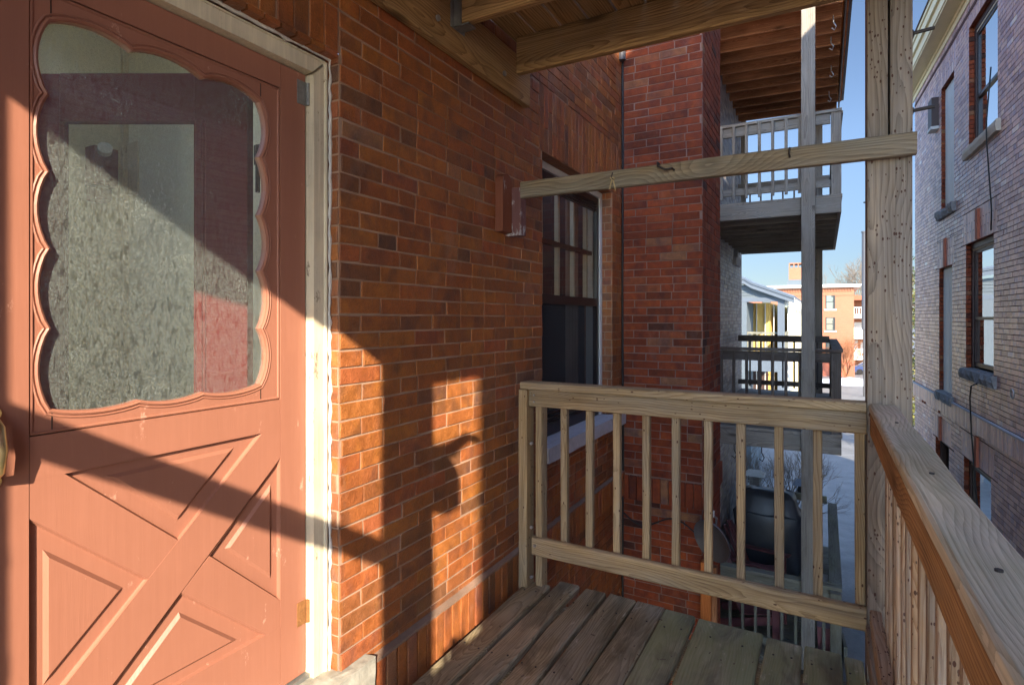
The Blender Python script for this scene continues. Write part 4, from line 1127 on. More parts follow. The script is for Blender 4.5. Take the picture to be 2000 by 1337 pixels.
# ================================================================== THINGS ON THE GROUND-FLOOR DECK
gr = thing('covered_grill', 'barbecue grill under a black fabric cover on the neighbour deck', 'grill', (-0.85, 10.75, -4.3))
def grill():
    mb = MB(); rings = []
    prof = [(-4.28,0.50,0.31),(-4.20,0.53,0.34),(-3.9,0.52,0.33),(-3.55,0.53,0.33),(-3.36,0.54,0.32),(-3.28,0.48,0.29),(-3.08,0.43,0.25),(-2.99,0.38,0.19),(-2.965,0.30,0.10)]
    n = 40
    for (z, a, b) in prof:
        ring = []
        for k in range(n):
            t = 2*PI*k/n; e = 0.42
            cx = abs(math.cos(t))**e*math.copysign(1, math.cos(t)); sy = abs(math.sin(t))**e*math.copysign(1, math.sin(t))
            fl = 1+0.11*noise.noise(Vector((math.cos(t)*3.2, math.sin(t)*3.2+z*2.2, z*2.6)))+0.03*math.sin(t*9+z*4)*max(0, (-3.4-z))
            ring.append((-0.85+a*cx*fl, 10.75+b*sy*fl, z+0.02*noise.noise(Vector((t*3, z, 8)))))
        rings.append(ring)
    vs_ = [p for r_ in rings for p in r_]
    fs = [(i*n+k, i*n+(k+1) % n, (i+1)*n+(k+1) % n, (i+1)*n+k) for i in range(len(rings)-1) for k in range(n)]
    fs.append(tuple((len(rings)-1)*n+k for k in range(n)))
    mb.add(vs_, fs)
    o = mb.build('cover', M['cover'], gr, smooth=True)
    mb = MB()
    mb.tube([(-0.85+0.545*math.cos(t)*1.0, 10.75-0.315, -3.33) if False else (-0.85-0.46+0.92*i/10, 10.75-0.335, -3.33+0.012*math.sin(i)) for i, t in enumerate(range(11))], 0.012, 6)
    mb.build('hem', M['cover'], o)
    mb = MB()
    for x in (-1.2,-0.5):
        for y in (10.55,10.95): mb.tube([(x,y,-4.3),(x,y,-4.22)], 0.03, 10)
    mb.build('caster', M['iron'], gr)
grill()

def adirondack(name, label, loc, rz):
    root = thing(name, label, 'chair', (0,0,0), 'red-brown slatted garden chairs on the neighbour deck')
    cm = M['chair']
    def sl(nm, a, b, w_, h_, up=(0,0,1)): return bar(nm, a, b, w_, h_, cm, root, up=up, ch=0.004)
    # faces +x; seat slopes back, fanned back slats
    for i in range(6):
        y = -0.225+i*0.09
        bar('seat_slat', (0.28, y, 0.36), (-0.20, y, 0.24), 0.075, 0.02, cm, root)
    for i in range(5):
        y = -0.2+i*0.1; k = (i-2)
        bar('back_slat', (-0.20, y*0.85, 0.25), (-0.50, y*1.35, 0.98-0.035*k*k), 0.085, 0.02, cm, root, up=(1,0,0.4))
    for s_ in (-1, 1):
        bar('leg', (0.27, s_*0.30, 0.0), (0.27, s_*0.30, 0.50), 0.03, 0.09, cm, root, up=(1,0,0))
        bar('leg', (0.30, s_*0.27, 0.30), (-0.55, s_*0.27, 0.02), 0.03, 0.11, cm, root)
        bar('armrest', (0.36, s_*0.33, 0.515), (-0.42, s_*0.33, 0.50), 0.13, 0.022, cm, root, seg=3)
    bar('back_brace', (-0.35, -0.33, 0.49), (-0.35, 0.33, 0.49), 0.06, 0.03, cm, root)
    WMr = Matrix.Translation(Vector(loc)) @ Matrix.Rotation(rz, 4, 'Z')
    root.matrix_basis = WMr
    return root
adirondack('garden_chair', 'red-brown slatted garden chair standing right in front of the covered grill', (-0.90, 9.75, -4.3), R(-12))
adirondack('garden_chair', 'red-brown slatted garden chair nearest the mossy front railing of the lower deck', (-0.80, 8.55, -4.3), R(-5))
cr = thing('plastic_crate', 'small pale plastic bin by the side railing of the lower deck', 'bin', (-0.02,9.3,-4.3))
mb = MB(); mb.prism([(-0.17,9.15),(0.02,9.15),(0.02,9.45),(-0.17,9.45)], lambda a, b, d: (a, b, d), -4.30, -3.78, -0.02)
mb.build('body', M['blue_white_shaded'], cr)
mb = MB(); mb.box((-0.195,9.125,-3.785),(0.045,9.475,-3.755)); mb.build('lid', M['board_white'], cr)
cr = thing('planter', 'dark red planter box standing between the porch posts on the lower deck', 'planter', (0.0,8.15,-4.3))
mb = MB(); mb.prism([(-0.06,8.05),(0.06,8.05),(0.06,8.30),(-0.06,8.30)], lambda a, b, d: (a, b, d), -4.30, -3.85, -0.02)
mb.build('box', M['chair'], cr)

# satellite dish on a mast beside the bay corner
sd = thing('satellite_dish', 'dark grey satellite dish on an orange wooden mast beside the brick bay corner', 'satellite dish', (-0.76,4.45,ZG))
bar('mast', (-0.790, 4.50, ZG), (-0.790, 4.50, -1.86), 0.075, 0.06, M['wood_orange'], sd, up=(0,1,0), seg=4)
bar('mast_board', (-0.735, 4.535, ZG), (-0.735, 4.535, -1.90), 0.04, 0.05, M['wood_brown'], sd, up=(0,1,0))
mb = MB()
cen = Vector((-0.74, 4.46, -1.68)); ax = Vector((0.40, 0.75, 0.30)).normalized(); ux = Vector((0.93,0.3,0.08)); ux = (ux-ax*ux.dot(ax)).normalized(); uy = ax.cross(ux)
vs_ = []; n = 32; rg = 7
for k in range(rg+1):
    q = k/rg
    for j in range(n):
        a = 2*PI*j/n
        vs_.append(cen+ux*(0.155*q*math.cos(a))+uy*(0.18*q*math.sin(a))-ax*(0.06*(1-q*q))*-1)
fs = [(k*n+j, k*n+(j+1) % n, (k+1)*n+(j+1) % n, (k+1)*n+j) for k in range(rg) for j in range(n)]
b = len(vs_)
vs_ += [v-ax*0.012 for v in vs_]
fs += [tuple(b+i for i in f_) for f_ in fs]
fs += [(rg*n+j, rg*n+(j+1) % n, b+rg*n+(j+1) % n, b+rg*n+j) for j in range(n)]
mb.add(vs_, fs); mb.build('dish', M['dish_grey'], sd, smooth=False)
mb = MB(); e = cen+ux*0.02+ax*0.02
mb.tube([cen+Vector((0.02,0.02,0.10)), cen+Vector((0.03,0.02,0.17)), cen+Vector((0.0,-0.02,0.20))], 0.008, 8); mb.build('arm', M['galv'], sd)
mb = MB(); mb.obox(Matrix.Translation(cen+Vector((-0.01,-0.03,0.215))), 0.06, 0.045, 0.035); mb.build('receiver', M['board_white'], sd)

# ================================================================== PLANTS
def twigs(mb, p, d, L, r, depth, rng, spread=0.6):
    if depth == 0 or r < 0.0008: return
    q = p + d*L
    mid = p + d*L*0.5 + Vector((rng.uniform(-1,1), rng.uniform(-1,1), rng.uniform(-1,1)))*L*0.08
    mb.tube([p, mid, q], [r, r*0.85, r*0.7], 5 if r > 0.01 else 3, cap=False)
    for _ in range(rng.choice((2,3,3))):
        nd = (d + Vector((rng.uniform(-1,1), rng.uniform(-1,1), rng.uniform(-0.5,1)))*spread).normalized()
        twigs(mb, p.lerp(q, rng.uniform(0.55,1.0)), nd, L*rng.uniform(0.6,0.85), r*0.62, depth-1, rng, spread)
def shrub(name, label, cat, loc, h, r0, depth, stems, mat, seed, spread=0.55, group=None, trunk=0.0):
    rng = random.Random(seed); root = thing(name, label, cat, loc, group)
    P = Vector(loc)
    if trunk:
        mb = MB(); mb.tube([P, P+Vector((0.05,0,trunk*0.5)), P+Vector((0,0,trunk))], [r0*1.5, r0*1.2, r0], 10); mb.build('trunk', M['bark'], root)
    mb = MB()
    for _ in range(stems):
        d = Vector((rng.uniform(-1,1)*0.45, rng.uniform(-1,1)*0.45, 1)).normalized()
        twigs(mb, P+Vector((0,0,trunk*0.85)), d, h*0.36, r0*0.6, depth, rng, spread)
    mb.build('branches', mat, root, fixn=False)
shrub('bare_shrub', 'leafless twiggy shrub in the bed just left behind the covered grill', 'shrub', (-1.7,13.4,ZG), 2.4, 0.03, 6, 7, M['twig'], 11, group='bare shrubs behind the porch')
shrub('bare_shrub', 'leafless twiggy shrub in the bed behind the far corner of the lower deck', 'shrub', (-0.75,13.6,ZG), 2.2, 0.03, 6, 7, M['twig'], 12, group='bare shrubs behind the porch')
shrub('bare_shrub', 'small rusty leafless bush at the foot of the orange brick block', 'shrub', (2.1,72.5,gz(72.5)), 5.2, 0.10, 6, 8, M['twig_red'], 13, 0.7)
shrub('bare_tree', 'tall bare tree rising above the roof of the orange brick block', 'tree', (5.5,125,gz(100)), 13.0, 0.26, 7, 3, M['twig'], 16, 0.6, trunk=5)
shrub('bare_tree', 'slim bare tree beyond the white balconies in the distance', 'tree', (9.0,112,gz(100)), 13.0, 0.30, 7, 4, M['twig'], 19, 0.6, trunk=5)
def leafy(name, label, loc, h, rad, seed, n=5200):
    rng = random.Random(seed); root = thing(name, label, 'tree', loc); P = Vector(loc)
    mb = MB(); mb.tube([P, P+Vector((0.1,0,h*0.5)), P+Vector((0,0,h*0.9))], [0.16,0.1,0.03], 8); 
    for _ in range(14):
        a = rng.uniform(0, 2*PI); z = rng.uniform(0.2,0.8)*h
        mb.tube([P+Vector((0,0,z)), P+Vector((math.cos(a)*rad*0.6, math.sin(a)*rad*0.6, z+0.5))], [0.05,0.015], 5)
    mb.build('trunk', M['bark'], root)
    mb = MB()
    cl = [(Vector((rng.gauss(0,rad*0.42), rng.gauss(0,rad*0.42), rng.uniform(0.12,1.0)*h)), rng.uniform(0.25,0.6), rng.random()) for _ in range(70)]
    for _ in range(n):
        c, r_, cc = rng.choice(cl)
        q = P+c+Vector((rng.gauss(0,1), rng.gauss(0,1), rng.gauss(0,1)))*r_*0.5
        a = Vector((rng.uniform(-1,1), rng.uniform(-1,1), rng.uniform(-1,1))).normalized()*rng.uniform(0.05,0.10)
        b = a.cross(Vector((rng.uniform(-1,1), rng.uniform(-1,1), rng.uniform(-1,1)))).normalized()*0.04
        mb.add([q-a, q+b, q+a, q-b], [(0,1,2,3)], min(1, max(0, cc+rng.uniform(-.2,.2))))
    mb.build('crown', M['leaf'], root, fixn=False)
leafy('leafy_tree', 'yellow-green leafy tree in the gap beside the tall brick house', (3.3,27,gz(27)), 7.2, 1.3, 31)

# bird feeders on poles
def feeder(name, label, loc, top, w_, roofm, bodym, cage):
    root = thing(name, label, 'bird feeder', (loc[0],loc[1],ZG))
    x, y = loc
    mb = MB(); mb.tube([(x,y,ZG),(x,y,top-0.30)], 0.012, 6); mb.build('pole', M['iron'], root)
    mb = MB()
    if cage:
        for i in range(4):
            for z in (0,): mb.tube([(x-w_*.4+i*w_*.27,y-w_*.4,top-0.32),(x-w_*.4+i*w_*.27,y-w_*.4,top-0.08)], 0.008, 5)
        for k in range(5): mb.tube([(x-w_*.42,y-w_*.4,top-0.31+k*0.055),(x+w_*.42,y-w_*.4,top-0.31+k*0.055)], 0.008, 5)
        mb.box((x-w_*.3,y-w_*.3,top-0.32),(x+w_*.3,y+w_*.3,top-0.09))
        mb.box((x-w_*.45,y-w_*.45,top-0.34),(x+w_*.45,y+w_*.45,top-0.32))
    else:
        mb.tube([(x,y,top-0.28),(x,y,top-0.05)], w_*0.32, 12)
        for k in range(8):
            a = k*PI/4; mb.tube([(x+w_*.4*math.cos(a),y+w_*.4*math.sin(a),top-0.3),(x+w_*.4*math.cos(a),y+w_*.4*math.sin(a),top-0.04)], 0.007, 5)
        mb.tube([(x,y,top-0.32),(x,y,top-0.29)], w_*0.5, 14)
    mb.build('cage', bodym, root)
    mb = MB()
    mb.add([(x-w_*.6,y-w_*.6,top-0.10),(x+w_*.6,y-w_*.6,top-0.10),(x+w_*.6,y+w_*.6,top-0.10),(x-w_*.6,y+w_*.6,top-0.10),(x-w_*.35,y,top),(x+w_*.35,y,top)],
           [(0,1,2,3),(0,1,5,4),(3,2,5,4),(0,4,3),(1,5,2)])
    mb.build('roof', roofm, root)
feeder('bird_feeder', 'tan-roofed lattice bird feeder behind the covered grill', (-1.25,12.6), -3.12, 0.32, M['tan_stone'], M['board_white'], True)
feeder('bird_feeder', 'dark hooded bird feeder next to the tall porch post', (-0.36,12.7), -3.22, 0.34, M['dish_grey'], M['iron'], False)

# ================================================================== RIGHT BUILDING
rb = thing('brick_building', 'tall mauve brick house with cream cornice across the alley on the right', 'building', (2.2, 6, ZG))
th = math.atan(0.0438)
RO = Vector((2.15,0,0)); RU = Vector((-math.sin(th), math.cos(th), 0)); RN = Vector((-math.cos(th), -math.sin(th), 0))
RW = [('W1',8.553,9.758,2.31,3.93,'glass'),('W2',10.55,11.361,1.72,3.68,'board'),('W3',8.704,9.91,-0.69,1.01,'glass'),('W4',10.671,11.503,-1.18,0.80,'board'),
      ('W5',8.80,10.015,-3.4,-1.93,'glass'),('W6',10.858,11.763,-3.3,-1.98,'void'),('W7',4.6,5.8,-0.69,1.01,'glass'),('W8',4.6,5.8,2.31,3.93,'glass')]
holes = [(w_[1], w_[2], w_[3], w_[4]) for w_ in RW]
sold = [(w_[1]-0.12, w_[2]+0.12, w_[4], w_[4]+0.42, 2) for w_ in RW if w_[0] not in ('W5','W6')]
sold += [(w_[1]-0.12, w_[2]+0.12, w_[4], w_[4]+0.36, 1) for w_ in RW if w_[0] in ('W5','W6')]
sold.append((-3.0, 13.55, -1.50, -1.27, 1, 0.035))
rwall = brick_wall('brick_wall', BM, RO, RU, RN, -3.05, 13.55, ZG-0.1, 4.30, holes=holes, soldiers=sold, parent=rb, seed=41, ch=0, jit=0.0012, headers=0.3, rec=0.008, gap=0.009)
def rp(u, z, n): return RO + RU*u + Vector((0,0,z)) + RN*n
def rbox(mb, u0, u1, z0, z1, n0, n1, c=0.5, m=0):
    vs_ = [rp(u, z, n_) for z in (z0, z1) for u, n_ in ((u0,n0),(u1,n0),(u1,n1),(u0,n1))]
    mb.add(vs_, [(0,3,2,1),(4,5,6,7),(0,1,5,4),(1,2,6,5),(2,3,7,6),(3,0,4,7)], c, m)
mb = MB(); rbox(mb, -3.0, 13.5, ZG, 4.3, -0.35, -7.0); mb.build('wall_core', M['black_room'], rb)
mb = MB(); rbox(mb, -3.05, -3.0, ZG, 4.3, -0.01, -7.0); rbox(mb, 13.5, 13.55, ZG, 4.3, -0.01, -7.0); mb.build('end_wall', M['far_brick'], rb)
mb = MB(); rbox(mb, -2.7, 13.2, 4.8, 5.75, -0.5, -7.0); mb.build('shade_parapet', M['far_brick'], rb)  # unseen block added behind the cornice to keep sun off the walls opposite
mb = MB()
rbox(mb, -3.3, 13.75, 4.27, 4.36, 0.012, -0.01); rbox(mb, -3.3, 13.75, 4.36, 4.42, 0.03, -0.01)
rbox(mb, -3.35, 13.8, 4.42, 4.45, 0.22, -0.3); rbox(mb, -3.36, 13.82, 4.45, 4.60, 0.235, 0.19)
rbox(mb, -3.40, 13.86, 4.60, 4.74, 0.27, -0.4); rbox(mb, -3.42, 13.88, 4.74, 4.80, 0.29, -0.5)
mb.build('cornice', M['cream_paint'], rb)
mb = MB(); rbox(mb, -3.42, 13.88, 4.80, 4.82, 0.31, -7.0); mb.build('roof', M['frame_brown'], rb)
mb = MB(); rbox(mb, -3.0, 13.55, 4.11, 4.165, 0.001, 0.006); mb.build('groove_shadow', M['mortar_red'], rb)  # dark strip laid on the wall as the shadow of a brick groove
mb = MB(); rbox(mb, -3.0, 13.57, -1.272, -1.255, 0.045, 0.0); mb.build('band_cap', M['sill_stone'], rb)
def rwin(w_):
    nm, a, b, c, d, kind = w_
    # brick reveals
    mb = MB()
    k = c
    while k < d-0.02:
        rbox(mb, b-0.001, b+0.02, k+0.004, min(d, k+0.0585), -0.002, -0.16, random.random())
        rbox(mb, a-0.02, a+0.001, k+0.004, min(d, k+0.0585), -0.002, -0.16, random.random())
        k += 0.0625
    rbox(mb, a, b, d-0.002, d+0.02, -0.002, -0.2, 0.4)
    mb.build('window_reveal', M['brick_dark'], rb)
    mb = MB()
    fm = M['frame_brown'] if kind != 'board' else M['frame_brown']
    rbox(mb, a, a+0.06, c, d, -0.06, -0.2); rbox(mb, b-0.06, b, c, d, -0.06, -0.2); rbox(mb, a+0.06, b-0.06, d-0.07, d, -0.06, -0.2)
    wn = mb.build('window', fm, rb)
    mid = c+(d-c)*0.40
    if kind == 'glass':
        mb = MB(); rbox(mb, a+0.06, b-0.06, d-0.10, d-0.07, -0.07, -0.2); mb.build('head_trim', M['tan_stone'], wn)
        mb = MB()
        rbox(mb, a+0.06, a+0.10, c+0.03, d-0.10, -0.08, -0.17); rbox(mb, b-0.10, b-0.06, c+0.03, d-0.10, -0.08, -0.17)
        rbox(mb, a+0.10, b-0.10, mid-0.02, mid+0.02, -0.075, -0.17); rbox(mb, a+0.10, b-0.10, c+0.03, c+0.08, -0.08, -0.17); rbox(mb, a+0.10, b-0.10, d-0.14, d-0.10, -0.08, -0.17)
        mb.build('sash', M['dark_frame'] if nm != 'W3' else M['frame_brown'], wn)
        for z0_, z1_, nn in ((c+0.08, mid-0.02, -0.100), (mid+0.02, d-0.14, -0.092)):
            mb = MB(); mb.add([rp(a+0.1,z0_,nn),rp(b-0.1,z0_,nn),rp(b-0.1,z1_,nn),rp(a+0.1,z1_,nn)], [(0,1,2,3)]); mb.build('pane', M['glass_mirror'], wn, fixn=False)
    elif kind == 'board':
        mb = MB(); rbox(mb, a+0.02, b-0.02, c, d-0.03, -0.055, -0.07)
        for k in range(4): rbox(mb, a+0.2+k*0.2, a+0.204+k*0.2, c, d-0.03, -0.053, -0.056)
        mb.build('board', M['board_white'], wn)
    else:
        mb = MB(); rbox(mb, a+0.06, b-0.06, c, d-0.07, -0.15, -0.17); mb.build('pane', M['black_void'], wn)
    if nm not in ('W5','W6'):
        mb = MB()
        # chiselled sill
        n = 16; vs_ = []; rg = random.Random(a)
        mt = M['tan_stone'] if nm in ('W1','W8') else M['rough_stone']
        amp = 0.004 if nm in ('W1','W8') else 0.022
        for i in range(n+1):
            u = a-0.12+(b-a+0.24)*i/n
            for (zz, nn) in ((c-0.15,-0.02),(c-0.15,0.045),(c-0.075,0.055),(c-0.015,0.045),(c,-0.02),(c,-0.18)):
                q = rg.uniform(-amp, amp) if nn > 0 else 0
                vs_.append(rp(u, zz+q*0.4, nn+q))
        fs = [(i*6+k, i*6+k+1, (i+1)*6+k+1, (i+1)*6+k) for i in range(n) for k in range(5)]
        fs += [(0,1,2,3,4,5), tuple(n*6+k for k in range(6))[::-1]]
        mb.add(vs_, fs); mb.build('sill', mt, wn)
for w_ in RW: rwin(w_)
mb = MB()
for u, z0_, z1_ in ((11.05,0.80,1.24),(9.30,1.01,1.40),(11.38,-1.98,-1.60),(9.35,-1.93,-1.54),(5.2,1.01,1.40)):
    rbox(mb, u-0.05, u+0.05, z0_, z1_, 0.03, -0.01)
for k in range(5):
    a = random.uniform(5, 13); rbox(mb, a, a+0.05, -1.55, -1.50, 0.02, -0.01)
mb.build('key_block', M['terracotta'], rb)
# vent box, cable, ring on the right wall
vb = thing('wall_box', 'small dark vent box high on the mauve brick wall', 'vent', tuple(rp(11.65,3.2,0)))
mb = MB(); rbox(mb, 11.52, 11.80, 3.15, 3.62, 0.0, 0.10); mb.build('box', M['frame_brown'], vb)
mb = MB(); rbox(mb, 11.52, 11.80, 3.10, 3.148, 0.0, 0.11); mb.build('flange', M['board_white'], vb)
mb = MB(); mb.tube([rp(8.72,3.0,0.02), rp(8.70,2.31,0.07), rp(8.70,2.1,0.065), rp(8.72,1.3,0.015), rp(8.75,1.05,0.012)], 0.008, 6)
mb.tube([rp(9.1,-0.83,0.06), rp(9.25,-0.88,0.09), rp(9.35,-1.05,0.08), rp(9.37,-1.5,0.06), rp(9.38,-2.1,0.02), rp(9.25,-2.5,0.02), rp(9.05,-2.62,0.02)], 0.009, 6)
tag(mb.build('wall_cable', M['cable'], smooth=True), 'black cable looping over the stone sills of the mauve brick wall', 'cable')
mb = MB(); mb.tube([rp(7.95+0.05*math.cos(a), -0.82+0.05*math.sin(a), 0.03) for a in [i*2*PI/14 for i in range(15)]], 0.009, 6, cap=False)
tag(mb.build('wall_ring', M['steel']), 'small steel ring fixed to the mauve brick wall', 'ring')

# ================================================================== GREY GABLED HOUSE (y ~ 30)
gh = thing('porch_house', 'pale house with blue gable roof, white posts and yellow boarded balcony behind the porches', 'house', (-4,34,gz(34)))
GY = 30.0; GX = -1.66; GZ = gz(30)
mb = MB()
mb.box((-9,GY+3.0,GZ),(GX-0.9,GY+34,0.78)); mb.build('wall', M['yellow_board'], gh)
mb = MB(); mb.box((-4.6,GY,GZ),(-3.35,GY+2.99,0.78)); mb.build('side_wall', M['siding_shaded'], gh)
mb = MB(); mb.box((-3.35,GY+0.02,-2.62),(GX,GY+0.25,-2.0)); mb.box((-3.35,GY+0.0,-2.0),(GX+0.04,GY+3,-1.86)); mb.build('balcony_floor', M['blue_white_shaded'], gh)
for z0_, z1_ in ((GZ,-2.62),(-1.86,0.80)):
    bar('porch_post', (GX-0.16,GY+0.12,z0_), (GX-0.16,GY+0.12,z1_), 0.30, 0.24, M['blue_white_shaded'], gh, up=(0,1,0))
bar('header', (-4.6,GY+0.1,0.87), (GX+0.02,GY+0.1,0.87), 0.22, 0.20, M['blue_white_shaded'], gh)
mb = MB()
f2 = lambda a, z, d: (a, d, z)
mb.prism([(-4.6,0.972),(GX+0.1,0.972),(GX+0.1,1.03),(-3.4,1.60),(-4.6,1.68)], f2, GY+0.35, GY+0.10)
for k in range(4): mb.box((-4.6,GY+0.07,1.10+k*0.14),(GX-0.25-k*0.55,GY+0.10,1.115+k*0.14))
mb.build('gable', M['siding_shaded'], gh)
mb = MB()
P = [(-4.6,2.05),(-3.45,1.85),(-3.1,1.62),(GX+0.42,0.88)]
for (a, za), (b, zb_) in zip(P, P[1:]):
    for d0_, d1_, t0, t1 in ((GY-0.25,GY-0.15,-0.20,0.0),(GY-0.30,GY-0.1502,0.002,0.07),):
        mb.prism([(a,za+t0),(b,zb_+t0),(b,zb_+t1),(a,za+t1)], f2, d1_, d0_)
mb.build('verge_board', M['blue_white_shaded'], gh)
mb = MB()
for (a, za), (b, zb_) in zip(P, P[1:]):
    mb.prism([(a,za+0.072),(b,zb_+0.072),(b,zb_+0.16),(a,za+0.16)], f2, GY+34, GY-0.32)
mb.build('roof', M['roof_blue'], gh)
for k in range(14):
    mb = MB(); y = GY+0.2+k*2.4
    mb.prism([(y,0.60),(y+0.5,0.60),(y+0.5,0.98),(y,0.98)], lambda a, z, d: (d, a, z), GX, GX+0.42)
    mb.build('rafter_tail', M['white_paint'], gh)
# white slatted side screen with gold strips
mb = MB(); y = GY+3.4
while y < GY+33:
    mb.box((GX-0.06,y,GZ-1.0),(GX,y+2.1,0.72)); y += 2.45
mb.build('side_screen', M['white_paint'], gh)
mb = MB(); y = GY+5.5
while y < GY+33:
    mb.box((GX-0.02,y+0.02,GZ-1.0),(GX+0.03,y+0.33,0.5)); y += 2.45
mb.build('side_screen_gap', M['gold_trim'], gh)
mb = MB()
for x in (-3.2,-2.78,-2.36,-1.98): mb.box((x,GY+2.9,-1.86),(x+0.04,GY+2.99,0.75)); mb.box((x,GY+2.9,GZ),(x+0.04,GY+2.99,-2.62))
mb.build('wall_batten', M['white_paint'], gh)
mb = MB(); mb.box((-3.35,GY+2.93,GZ),(GX-0.95,GY+2.985,-2.62)); mb.build('lower_door', M['frame_brown'], gh)
rl = MB()
rl.box((-4.2,GY+0.2,-0.80),(GX-0.32,GY+0.28,-0.70)); rl.box((-4.2,GY+0.2,-1.78),(GX-0.32,GY+0.28,-1.70))
x = -3.6
while x < GX-0.4: rl.box((x,GY+0.21,-1.70),(x+0.07,GY+0.27,-0.80)); x += 0.22
rl.box((GX-0.05,GY+0.25,-0.86),(GX+0.03,GY+3,-0.70)); rl.box((GX-0.05,GY+0.25,-1.86),(GX+0.0,GY+3,-0.9))
rl.build('balcony_rail', M['wood_grey_moss'], gh)
# low garage wall under it, near the bird feeders
sh_ = thing('shed', 'pale low shed wall with a window beyond the lower deck', 'shed', (-2.9,20,gz(20)))
mb = MB(); mb.box((-5.5,19.5,gz(20)-0.2),(-2.05,23,-2.85)); mb.build('wall', M['siding_shaded'], sh_)
mb = MB(); mb.box((-2.75,19.46,-4.3),(-2.3,19.498,-3.3)); mb.build('window', M['glass_far'], sh_)
mb = MB(); mb.box((-5.6,19.3,-2.85),(-1.95,23.2,-2.74)); mb.build('roof', M['roof_blue'], sh_)

# ================================================================== FAR ORANGE BRICK BLOCK
fb = thing('brick_building', 'sunlit orange brick apartment block with chimney at the end of the drive', 'building', (-5,80,gz(75)))
FZ = gz(75)
mb = MB(); mb.box((-22,75,-4.9),(2.95,90,3.45)); mb.build('wall', M['far_brick'], fb)
mb = MB(); mb.box((-22.05,74.93,FZ-0.3),(3.02,90,-4.9)); mb.build('base_course', M['terracotta'], fb)
mb = MB()
k = -15.0
while k < 2.9: mb.box((k,74.9,3.0),(k+0.14,74.999,3.42)); k += 0.28
mb.box((-22,74.93,2.55),(2.97,74.998,2.65)); mb.box((-22,74.93,-1.05+0.9),(2.97,74.998,-0.07)) if False else None
mb.build('dentil', M['far_brick'], fb)
mb = MB(); mb.box((-22.4,74.5,3.46),(3.55,90.4,3.62)); mb.box((-22.5,74.3,3.62),(3.75,90.6,3.80)); mb.build('cornice', M['white_paint'], fb)
mb = MB(); mb.box((-3.75,76,3.8),(-1.2,78.4,6.0))
for i in range(6): mb.box((-3.75+i*0.48,76,6.0),(-3.63+i*0.48,76.2,6.45))
mb.box((-3.75,76,6.45),(-1.2,78.4,6.58))
mb.build('chimney', M['far_brick'], fb)
mb = MB(); mb.box((-3.95,75.8,3.81),(-1.0,78.5,4.3)); mb.box((-3.85,75.9,4.3),(-1.1,78.45,4.55)); mb.build('chimney_base', M['siding_shaded'], fb)
def fwin(x, z0_, z1_):
    mb = MB()
    for a, b, c, d in ((x,x+0.07,z0_,z1_),(x+0.88,x+0.95,z0_,z1_),(x+0.07,x+0.88,z1_-0.07,z1_),(x+0.07,x+0.88,z0_,z0_+0.07),(x+0.07,x+0.88,(z0_+z1_)/2-0.03,(z0_+z1_)/2+0.04)): mb.box((a,74.96,c),(b,75.02,d))
    wn = mb.build('window', M['dark_frame'], fb)
    mb = MB(); mb.box((x+0.05,74.975,z0_+0.05),(x+0.90,74.99,z1_-0.05)); mb.build('pane', M['glass_far'], wn)
    mb = MB(); mb.box((x-0.15,74.9,z0_-0.16),(x+1.10,74.999,z0_)); mb.build('sill', M['white_paint'], wn)
for x in (0.14,-2.05,-4.3,-6.6):
    fwin(x, 0.98, 2.65); fwin(x, -1.5, 0.02); fwin(x, -4.3, -2.75)
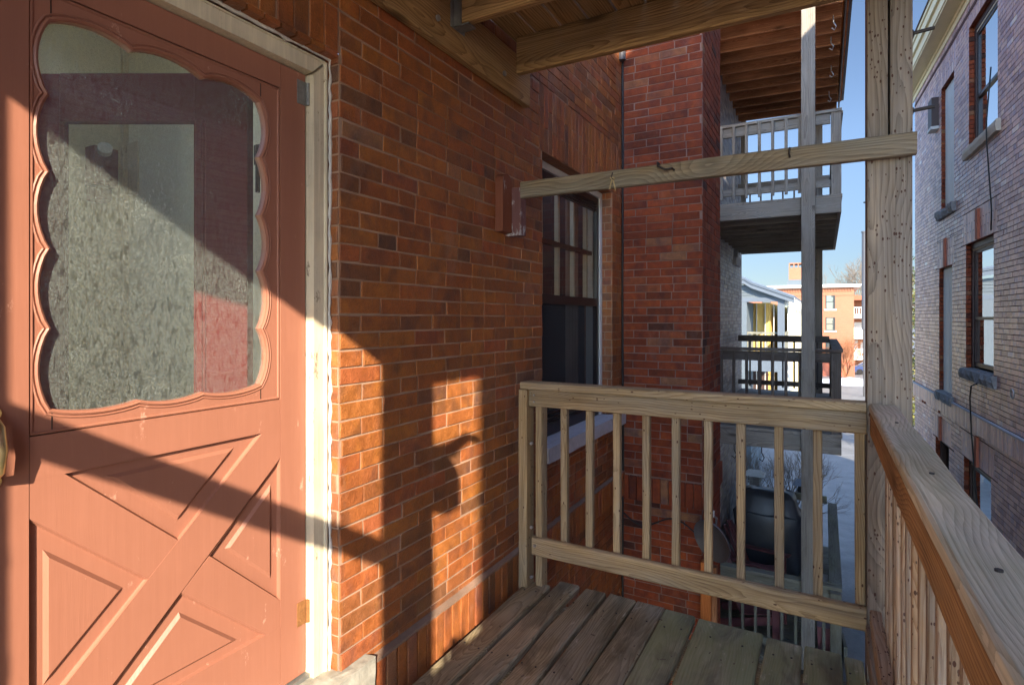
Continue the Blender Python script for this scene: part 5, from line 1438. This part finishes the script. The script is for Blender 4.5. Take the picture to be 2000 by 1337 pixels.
# white balconies right of it
wb = thing('balcony_house', 'white balconies with railings on a brick house beyond the orange block', 'house', (4.6,84,FZ))
mb = MB(); mb.box((2.9,86,FZ),(7.2,95,2.2)); mb.build('wall', M['far_brick'], wb)
for z in (-5.0,-2.35,0.25):
    mb = MB(); mb.box((3.0,83.5,z-0.35),(7.0,86,z)); mb.build('balcony_floor', M['white_paint'], wb)
    mb = MB(); mb.box((3.0,83.5,z+1.0),(7.0,83.62,z+1.1)); mb.box((3.0,83.5,z+0.1),(7.0,83.6,z+0.18))
    x = 3.0
    while x < 7: mb.box((x,83.52,z+0.1),(x+0.09,83.6,z+1.0)); x += 0.26
    mb.build('railing', M['white_paint'], wb)
mb = MB(); mb.box((3.1,85.95,-4.9),(3.8,85.999,-2.9)); mb.box((4.1,85.95,-4.6),(4.9,85.999,-3.2)); mb.box((3.4,85.95,-2.2),(4.4,85.999,-0.6)); mb.build('door', M['white_paint'], wb)
mb = MB()
for x in (3.05,4.9,6.9): mb.box((x,83.45,FZ),(x+0.14,83.6,2.2))
mb.build('porch_post', M['white_paint'], wb)
mb = MB(); mb.prism([(2.6,2.2),(7.4,2.2),(7.4,2.4),(2.6,2.9)], f2, 95, 83.0); mb.build('roof', M['terracotta'], wb)
# parked car at the end of the drive
car = thing('parked_car', 'small dark blue car parked in front of the white balconies', 'car', (4.5,79,FZ))
def parked():
    f3 = lambda a, z, d: (a, d, z)
    mb = MB()
    body = [(2.9,FZ+0.35),(7.0,FZ+0.35),(7.05,FZ+0.8),(6.2,FZ+0.95),(5.6,FZ+1.42),(4.1,FZ+1.45),(3.4,FZ+0.98),(2.85,FZ+0.85)]
    mb.prism(body, f3, 80.6, 79.0, 0.0); b_ = mb.build('body', plain('car_paint', (0.03,0.05,0.14), 0.3), car)
    mb = MB(); mb.prism([(3.6,FZ+0.98),(5.9,FZ+0.98),(5.5,FZ+1.36),(4.15,FZ+1.38)], f3, 79.01, 78.985); mb.build('window', M['glass_mirror'], car)
    for x in (3.7,6.2):
        mb = MB(); mb.tube([(x,78.97,FZ+0.33),(x,79.2,FZ+0.33)], 0.33, 18); mb.build('wheel', M['black_void'], car)
parked()
# tall pole behind the main post
tp = thing('tall_pole', 'tall grey pole standing in the distance right beside the main porch post', 'pole', (2.95,55,gz(55)))
mb = MB(); mb.tube([(2.95,55,gz(55)),(2.95,55,-1.0),(2.95,55,-0.98),(2.98,55,7.0)], [0.14,0.16,0.25,0.27], 12); mb.build('shaft', M['pole_grey'], tp)
mb = MB(); mb.tube([(2.98,55,7.0),(2.98,55,7.12)], 0.31, 12); mb.build('cap', M['pole_grey'], tp)
